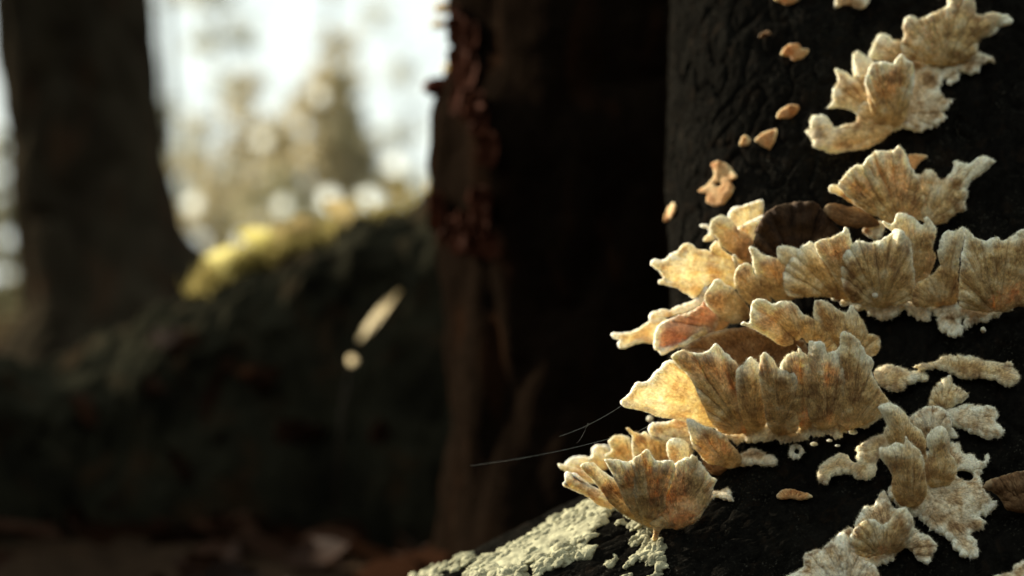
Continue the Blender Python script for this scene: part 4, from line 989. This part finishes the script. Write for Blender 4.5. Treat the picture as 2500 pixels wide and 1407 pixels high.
# pale dry leaf propped up in front of the root, and a scrap below
add_leaf('dry_leaf', 'pale dry curled leaf standing up in the dark before the mossy root', 'leaf', None, M_PLEAF, .021, .0028, P(922, 772, .625), (0.35, -0.95, 0.1), -0.72, 77, 0.6, 0)
add_leaf('leaf_scrap', 'small pale leaf scrap below the standing dry leaf', 'leaf', None, M_PLEAF, .0032, .0028, P(858, 880, .61), (0.35, -0.95, 0.1), 0.5, 78, 0.5, 0)
V, Fq = tube(np.array([P(815, 1330, .585), P(835, 1000, .60), P(858, 882, .611), P(880, 840, .615), P(925, 770, .626), P(1000, 680, .635)]) , [0.00025, .00025, .00025, .0002, .0002, .00015], 6)
tag(mesh_obj('grass_stem', V, Fq, M_LITTER), 'thin dry stem carrying the standing pale leaf', 'stem')
# litter leaves (individual ones that show as brown blurs)
def ground_hit(x, y):
    lo_, hi_ = 0.3, 6.0
    for _ in range(40):
        m_ = (lo_ + hi_) / 2; p_ = P(x, y, m_)
        if p_.z > float(ground_z(np.array([p_.x]), np.array([p_.y]))[0]): lo_ = m_
        else: hi_ = m_
    return P(x, y, lo_)
lit = [(150,1010),(110,955),(255,975),(330,960),(400,880),(560,950),(690,965),(870,930),(500,1130),(730,1110),(900,1120),(650,1190),(420,1180),(300,1290),(180,1340),(420,1380),(640,1330)]
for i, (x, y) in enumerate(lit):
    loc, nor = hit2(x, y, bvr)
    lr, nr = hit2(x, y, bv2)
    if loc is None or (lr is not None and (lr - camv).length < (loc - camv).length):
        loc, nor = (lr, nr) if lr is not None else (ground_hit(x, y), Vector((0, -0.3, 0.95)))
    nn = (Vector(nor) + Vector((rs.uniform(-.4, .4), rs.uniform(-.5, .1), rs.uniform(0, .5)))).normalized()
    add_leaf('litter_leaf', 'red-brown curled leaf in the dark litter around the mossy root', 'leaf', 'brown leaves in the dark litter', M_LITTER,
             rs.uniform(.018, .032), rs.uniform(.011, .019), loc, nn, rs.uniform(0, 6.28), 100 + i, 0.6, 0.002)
# mass of litter
VV, FF, TT, nb = [], [], [], 0
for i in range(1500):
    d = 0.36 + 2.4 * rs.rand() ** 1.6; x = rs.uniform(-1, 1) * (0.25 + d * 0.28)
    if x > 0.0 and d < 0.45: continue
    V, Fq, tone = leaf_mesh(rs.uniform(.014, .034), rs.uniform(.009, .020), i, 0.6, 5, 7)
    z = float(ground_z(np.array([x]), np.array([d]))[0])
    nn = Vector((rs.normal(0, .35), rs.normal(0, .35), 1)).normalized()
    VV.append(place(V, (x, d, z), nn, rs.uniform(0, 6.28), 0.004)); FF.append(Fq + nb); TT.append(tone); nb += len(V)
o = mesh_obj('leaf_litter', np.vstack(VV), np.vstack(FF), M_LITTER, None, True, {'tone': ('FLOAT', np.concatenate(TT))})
tag(o, 'dark brown leaf litter covering the shaded forest floor', 'leaf litter', kind='stuff')

# ------------------------------------------------------------------ far trees behind the gap
def far_tree(label, px, d, top_px, half_px, mat, n, leaf, shape, seed, lean=0.0, trunk_r=0.02, base_frac=0.05, name='young_tree', group='blurred trees beyond the gap'):
    rs = np.random.RandomState(seed)
    x0 = (px - 1250) / FPX * d; hgt = (703.5 - top_px) / FPX * d + H; hw = half_px / FPX * d
    zg = float(ground_z(np.array([x0]), np.array([d]))[0])
    e = empty(name, (x0, d, zg)); tag(e, label, 'tree', group)
    t = np.linspace(0, 1, 14)
    path = np.stack([x0 + lean * (t - 0.0) * hgt + 0.02 * hgt * np.sin(t * 7 + seed), np.full(14, d), zg - 0.05 + t * (hgt * 0.97 - zg)], 1)
    parts = [tube(path, trunk_r * (1.05 - t), 8)]
    for k in range(16):
        tk = rs.uniform(0.2, 0.92); p0 = np.array([np.interp(tk, t, path[:, c]) for c in range(3)])
        a = rs.uniform(0, 6.28); ln = hw * shape(tk) * rs.uniform(.6, 1.0); s_ = np.linspace(0, 1, 6)[:, None]
        br = p0 + s_ * np.array([math.cos(a) * ln, math.sin(a) * ln, ln * rs.uniform(.2, .8)])
        parts.append(tube(br, trunk_r * 0.35 * (1.1 - s_[:, 0]), 5))
    VV, FF, nb = [], [], 0
    for V, Fq in parts:
        VV.append(V); FF += [[i + nb for i in f] for f in Fq]; nb += len(V)
    mesh_obj('trunk', np.vstack(VV), FF, M_FARBARK, e)
    # leaves in clumps
    nc = max(8, n // 45); cl = []
    while len(cl) < nc:
        tk = rs.uniform(base_frac, 1.0)
        if rs.rand() > shape(tk) + 0.08: continue
        a = rs.uniform(0, 6.28); rr_ = hw * shape(tk) * math.sqrt(rs.rand())
        cx = np.interp(tk, t, path[:, 0])
        cl.append((cx + rr_ * math.cos(a), d + rr_ * math.sin(a), zg + tk * (hgt - zg)))
    cl = np.array(cl)
    idx = rs.randint(0, nc, n)
    ctr = cl[idx] + rs.normal(0, 1, (n, 3)) * hw * np.array([.085, .085, .07])
    a1 = rs.normal(size=(n, 3)); a1 /= np.linalg.norm(a1, axis=1)[:, None]
    a2 = np.cross(a1, rs.normal(size=(n, 3))); a2 /= np.linalg.norm(a2, axis=1)[:, None]
    sz = leaf * rs.uniform(.6, 1.3, n)[:, None]
    V = np.stack([ctr - a1 * sz, ctr + a2 * sz * .55, ctr + a1 * sz, ctr - a2 * sz * .55], 1).reshape(-1, 3)
    Fq = np.arange(4 * n).reshape(n, 4)
    o = mesh_obj('crown', V, Fq, mat, e, False, {'tone': ('FLOAT', np.repeat(rs.rand(n), 4))})
    return e
cone = lambda t: max(0.0, 1.0 - t) ** 0.8
ball = lambda t: math.sqrt(max(0.0, 1 - (2 * t - 1) ** 2))
bush = lambda t: max(0.0, 1 - t ** 3) ** 0.6
far_tree('tall pointed tan-leaved young tree in the middle of the sky gap', 800, 15, 40, 250, M_CROWN_T, 4200, .05, cone, 1, 0.0, .045)
far_tree('rounded olive-tan young tree beside the pointed one, toward the slender trunk', 600, 18, 190, 215, M_CROWN_T, 3200, .05, bush, 2, 0.0, .03)
far_tree('thin dark leaning sapling just before the pointed tree', 925, 12, 120, 55, M_CROWN_O, 1100, .035, cone, 3, -0.16, .035)
far_tree('low greyish shrub against the edge of the slender trunk', 470, 20, 300, 80, M_CROWN_G, 1200, .055, bush, 4)
far_tree('low olive shrub before the pointed tree', 700, 13, 440, 190, M_CROWN_O, 2200, .04, bush, 5)
far_tree('low olive shrub beside the flaky trunk', 960, 14, 430, 110, M_CROWN_O, 1100, .04, bush, 6)
far_tree('yellowish low shrub at the foot of the slender trunk', 520, 11, 500, 70, M_CROWN_T, 1100, .03, bush, 7)
far_tree('olive shrub showing as a sliver on the outer side of the slender trunk', -10, 14, 330, 110, M_CROWN_O, 2600, .045, bush, 8)
far_tree('tall pale hazy tree behind the rounded one', 520, 34, -60, 230, M_CROWN_G, 800, .12, bush, 9, 0.0, .05, 0.3)
far_tree('tall pale hazy tree behind the tip of the pointed one', 980, 38, -20, 220, M_CROWN_G, 450, .12, bush, 10, 0.0, .05, 0.35)
# tall bare trunks far away
for i, (px, d, w, h_) in enumerate(((410, 34, 26, 9), (800, 46, 12, 13))):
    x0 = (px - 1250) / FPX * d; t = np.linspace(0, 1, 12)
    path = np.stack([x0 + 0.02 * h_ * t * math.sin(i * 2.1) + 0.06 * np.sin(t * 6 + i), np.full(12, d), -0.6 + t * h_], 1)
    e = empty('distant_tree', (x0, d, -0.3))
    tag(e, ['thick pale-grey distant trunk against the slender trunk edge', 'thin distant trunk rising above the pointed tree tip'][i], 'tree', 'distant bare trunks')
    V, Fq = tube(path, w / FPX * d / 2 * (1.1 - .7 * t), 10); mesh_obj('trunk', V, Fq, M_FARBARK, e)
    rs = np.random.RandomState(60 + i); n = 500
    ctr = np.stack([x0 + rs.normal(0, 1.2, n), d + rs.normal(0, 1.2, n), rs.uniform(.55, 1.05, n) * h_], 1)
    a1 = rs.normal(size=(n, 3)) * .12; a2 = np.cross(a1, rs.normal(size=(n, 3))) * .6
    mesh_obj('crown', np.stack([ctr - a1, ctr + a2, ctr + a1, ctr - a2], 1).reshape(-1, 3), np.arange(4 * n).reshape(n, 4), M_CROWN_G, e, False, {'tone': ('FLOAT', np.repeat(rs.rand(n), 4))})

# ------------------------------------------------------------------ unseen rest of the wood, added on the camera's side to block low sky
rs = np.random.RandomState(90); n = 9000
az = rs.uniform(R(100), R(270), n)                       # clockwise from the view direction; open toward the view and the sun
rad = rs.uniform(4.0, 7.5, n); zz = rs.uniform(0.0, 1.0, n) ** 0.9 * 2.2
ctr = np.stack([rad * np.sin(az), rad * np.cos(az), zz], 1)
a1 = rs.normal(size=(n, 3)); a1 /= np.linalg.norm(a1, axis=1)[:, None]; a2 = np.cross(a1, rs.normal(size=(n, 3))); a2 /= np.linalg.norm(a2, axis=1)[:, None]
sz = rs.uniform(.10, .22, n)[:, None]
o = mesh_obj('sky_block_foliage', np.stack([ctr - a1 * sz, ctr + a2 * sz * .7, ctr + a1 * sz, ctr - a2 * sz * .7], 1).reshape(-1, 3), np.arange(4 * n).reshape(n, 4),
             leaf_mat('sky_block_leaf', (0.03, 0.035, 0.015), (0.08, 0.075, 0.03), 0.3, 3), None, False, {'tone': ('FLOAT', np.repeat(rs.rand(n), 4))})
tag(o, 'unseen dark foliage of the wood behind the camera, added to block low sky', 'sky_block_foliage', kind='stuff')

# added thin sapling whose pale leaves stand in for discs of light
sap = empty('light_disc_sapling', P(760, 820, 3.0)); sap.location.z = 0.0
tag(sap, 'added thin sapling just over the mossy root, pale leaves standing in for discs of light', 'sapling')
M_GLINT = leaf_mat('light_disc_leaf', (0.80, 0.84, 0.80), (0.88, 0.92, 0.88), 0.55, 20)
rs = np.random.RandomState(33)
b0 = np.array([P(760, 820, 3.0).x, 3.0, 0.0])
for i, (x, y, r) in enumerate(((893, 488, 1.0), (800, 490, 1.0), (690, 500, .9), (745, 548, .8), (592, 590, 1.0), (640, 345, .8), (962, 402, 1.0), (780, 235, .7), (470, 500, .8))):
    d = 3.0 + rs.uniform(-.4, .4); p_ = np.array(P(x, y, d)); mid = b0 * .5 + p_ * .5 + rs.normal(0, .02, 3); t = np.linspace(0, 1, 9)[:, None]
    path = (1 - t) ** 2 * b0 + 2 * t * (1 - t) * mid + t * t * p_
    V, Fq = tube(path, 0.0016 * (1.15 - t[:, 0]), 6); mesh_obj('twig', V, Fq, M_FARBARK, sap)
    V, Fq, tone = leaf_mesh(.030 * r, .026 * r, 300 + i, 0.25)
    mesh_obj('leaf', place(V, p_, (0.55, -0.8, -0.05), rs.uniform(0, 6), 0), Fq, M_GLINT, sap, True, {'tone': ('FLOAT', tone)})

# sunlit moss fringe along the crest of the root
rs = np.random.RandomState(71); VV = []
for i in range(3600):
    x = rs.choice([rs.uniform(505, 770), rs.uniform(500, 1040)], p=[.78, .22])
    y, loc, nor = ridge_top(x) if i % 12 == 0 else (None, last[0], last[1])
    if loc is None: continue
    last = (loc, nor)
    b = np.array(loc) + np.array([rs.normal(0, .0035), rs.normal(.004, .006), rs.normal(-.001, .002)])
    hd = np.array([rs.normal(0, .5), rs.normal(0, .5), 1.0]); hd /= np.linalg.norm(hd); sd_ = np.cross(hd, rs.normal(size=3)); sd_ /= np.linalg.norm(sd_)
    L = rs.uniform(.003, .0075)
    VV += [b - sd_ * .0005, b + sd_ * .0005, b + hd * L]
VV = np.array(VV); n = len(VV) // 3
o = mesh_obj('moss', VV, np.arange(3 * n).reshape(n, 3), leaf_mat('moss', (0.15, 0.125, 0.04), (0.42, 0.34, 0.12), 0.5, 80), None, False, {'tone': ('FLOAT', np.repeat(rs.rand(n), 3))})
tag(o, 'gold-green moss fringe on the crest of the root', 'moss', kind='stuff')
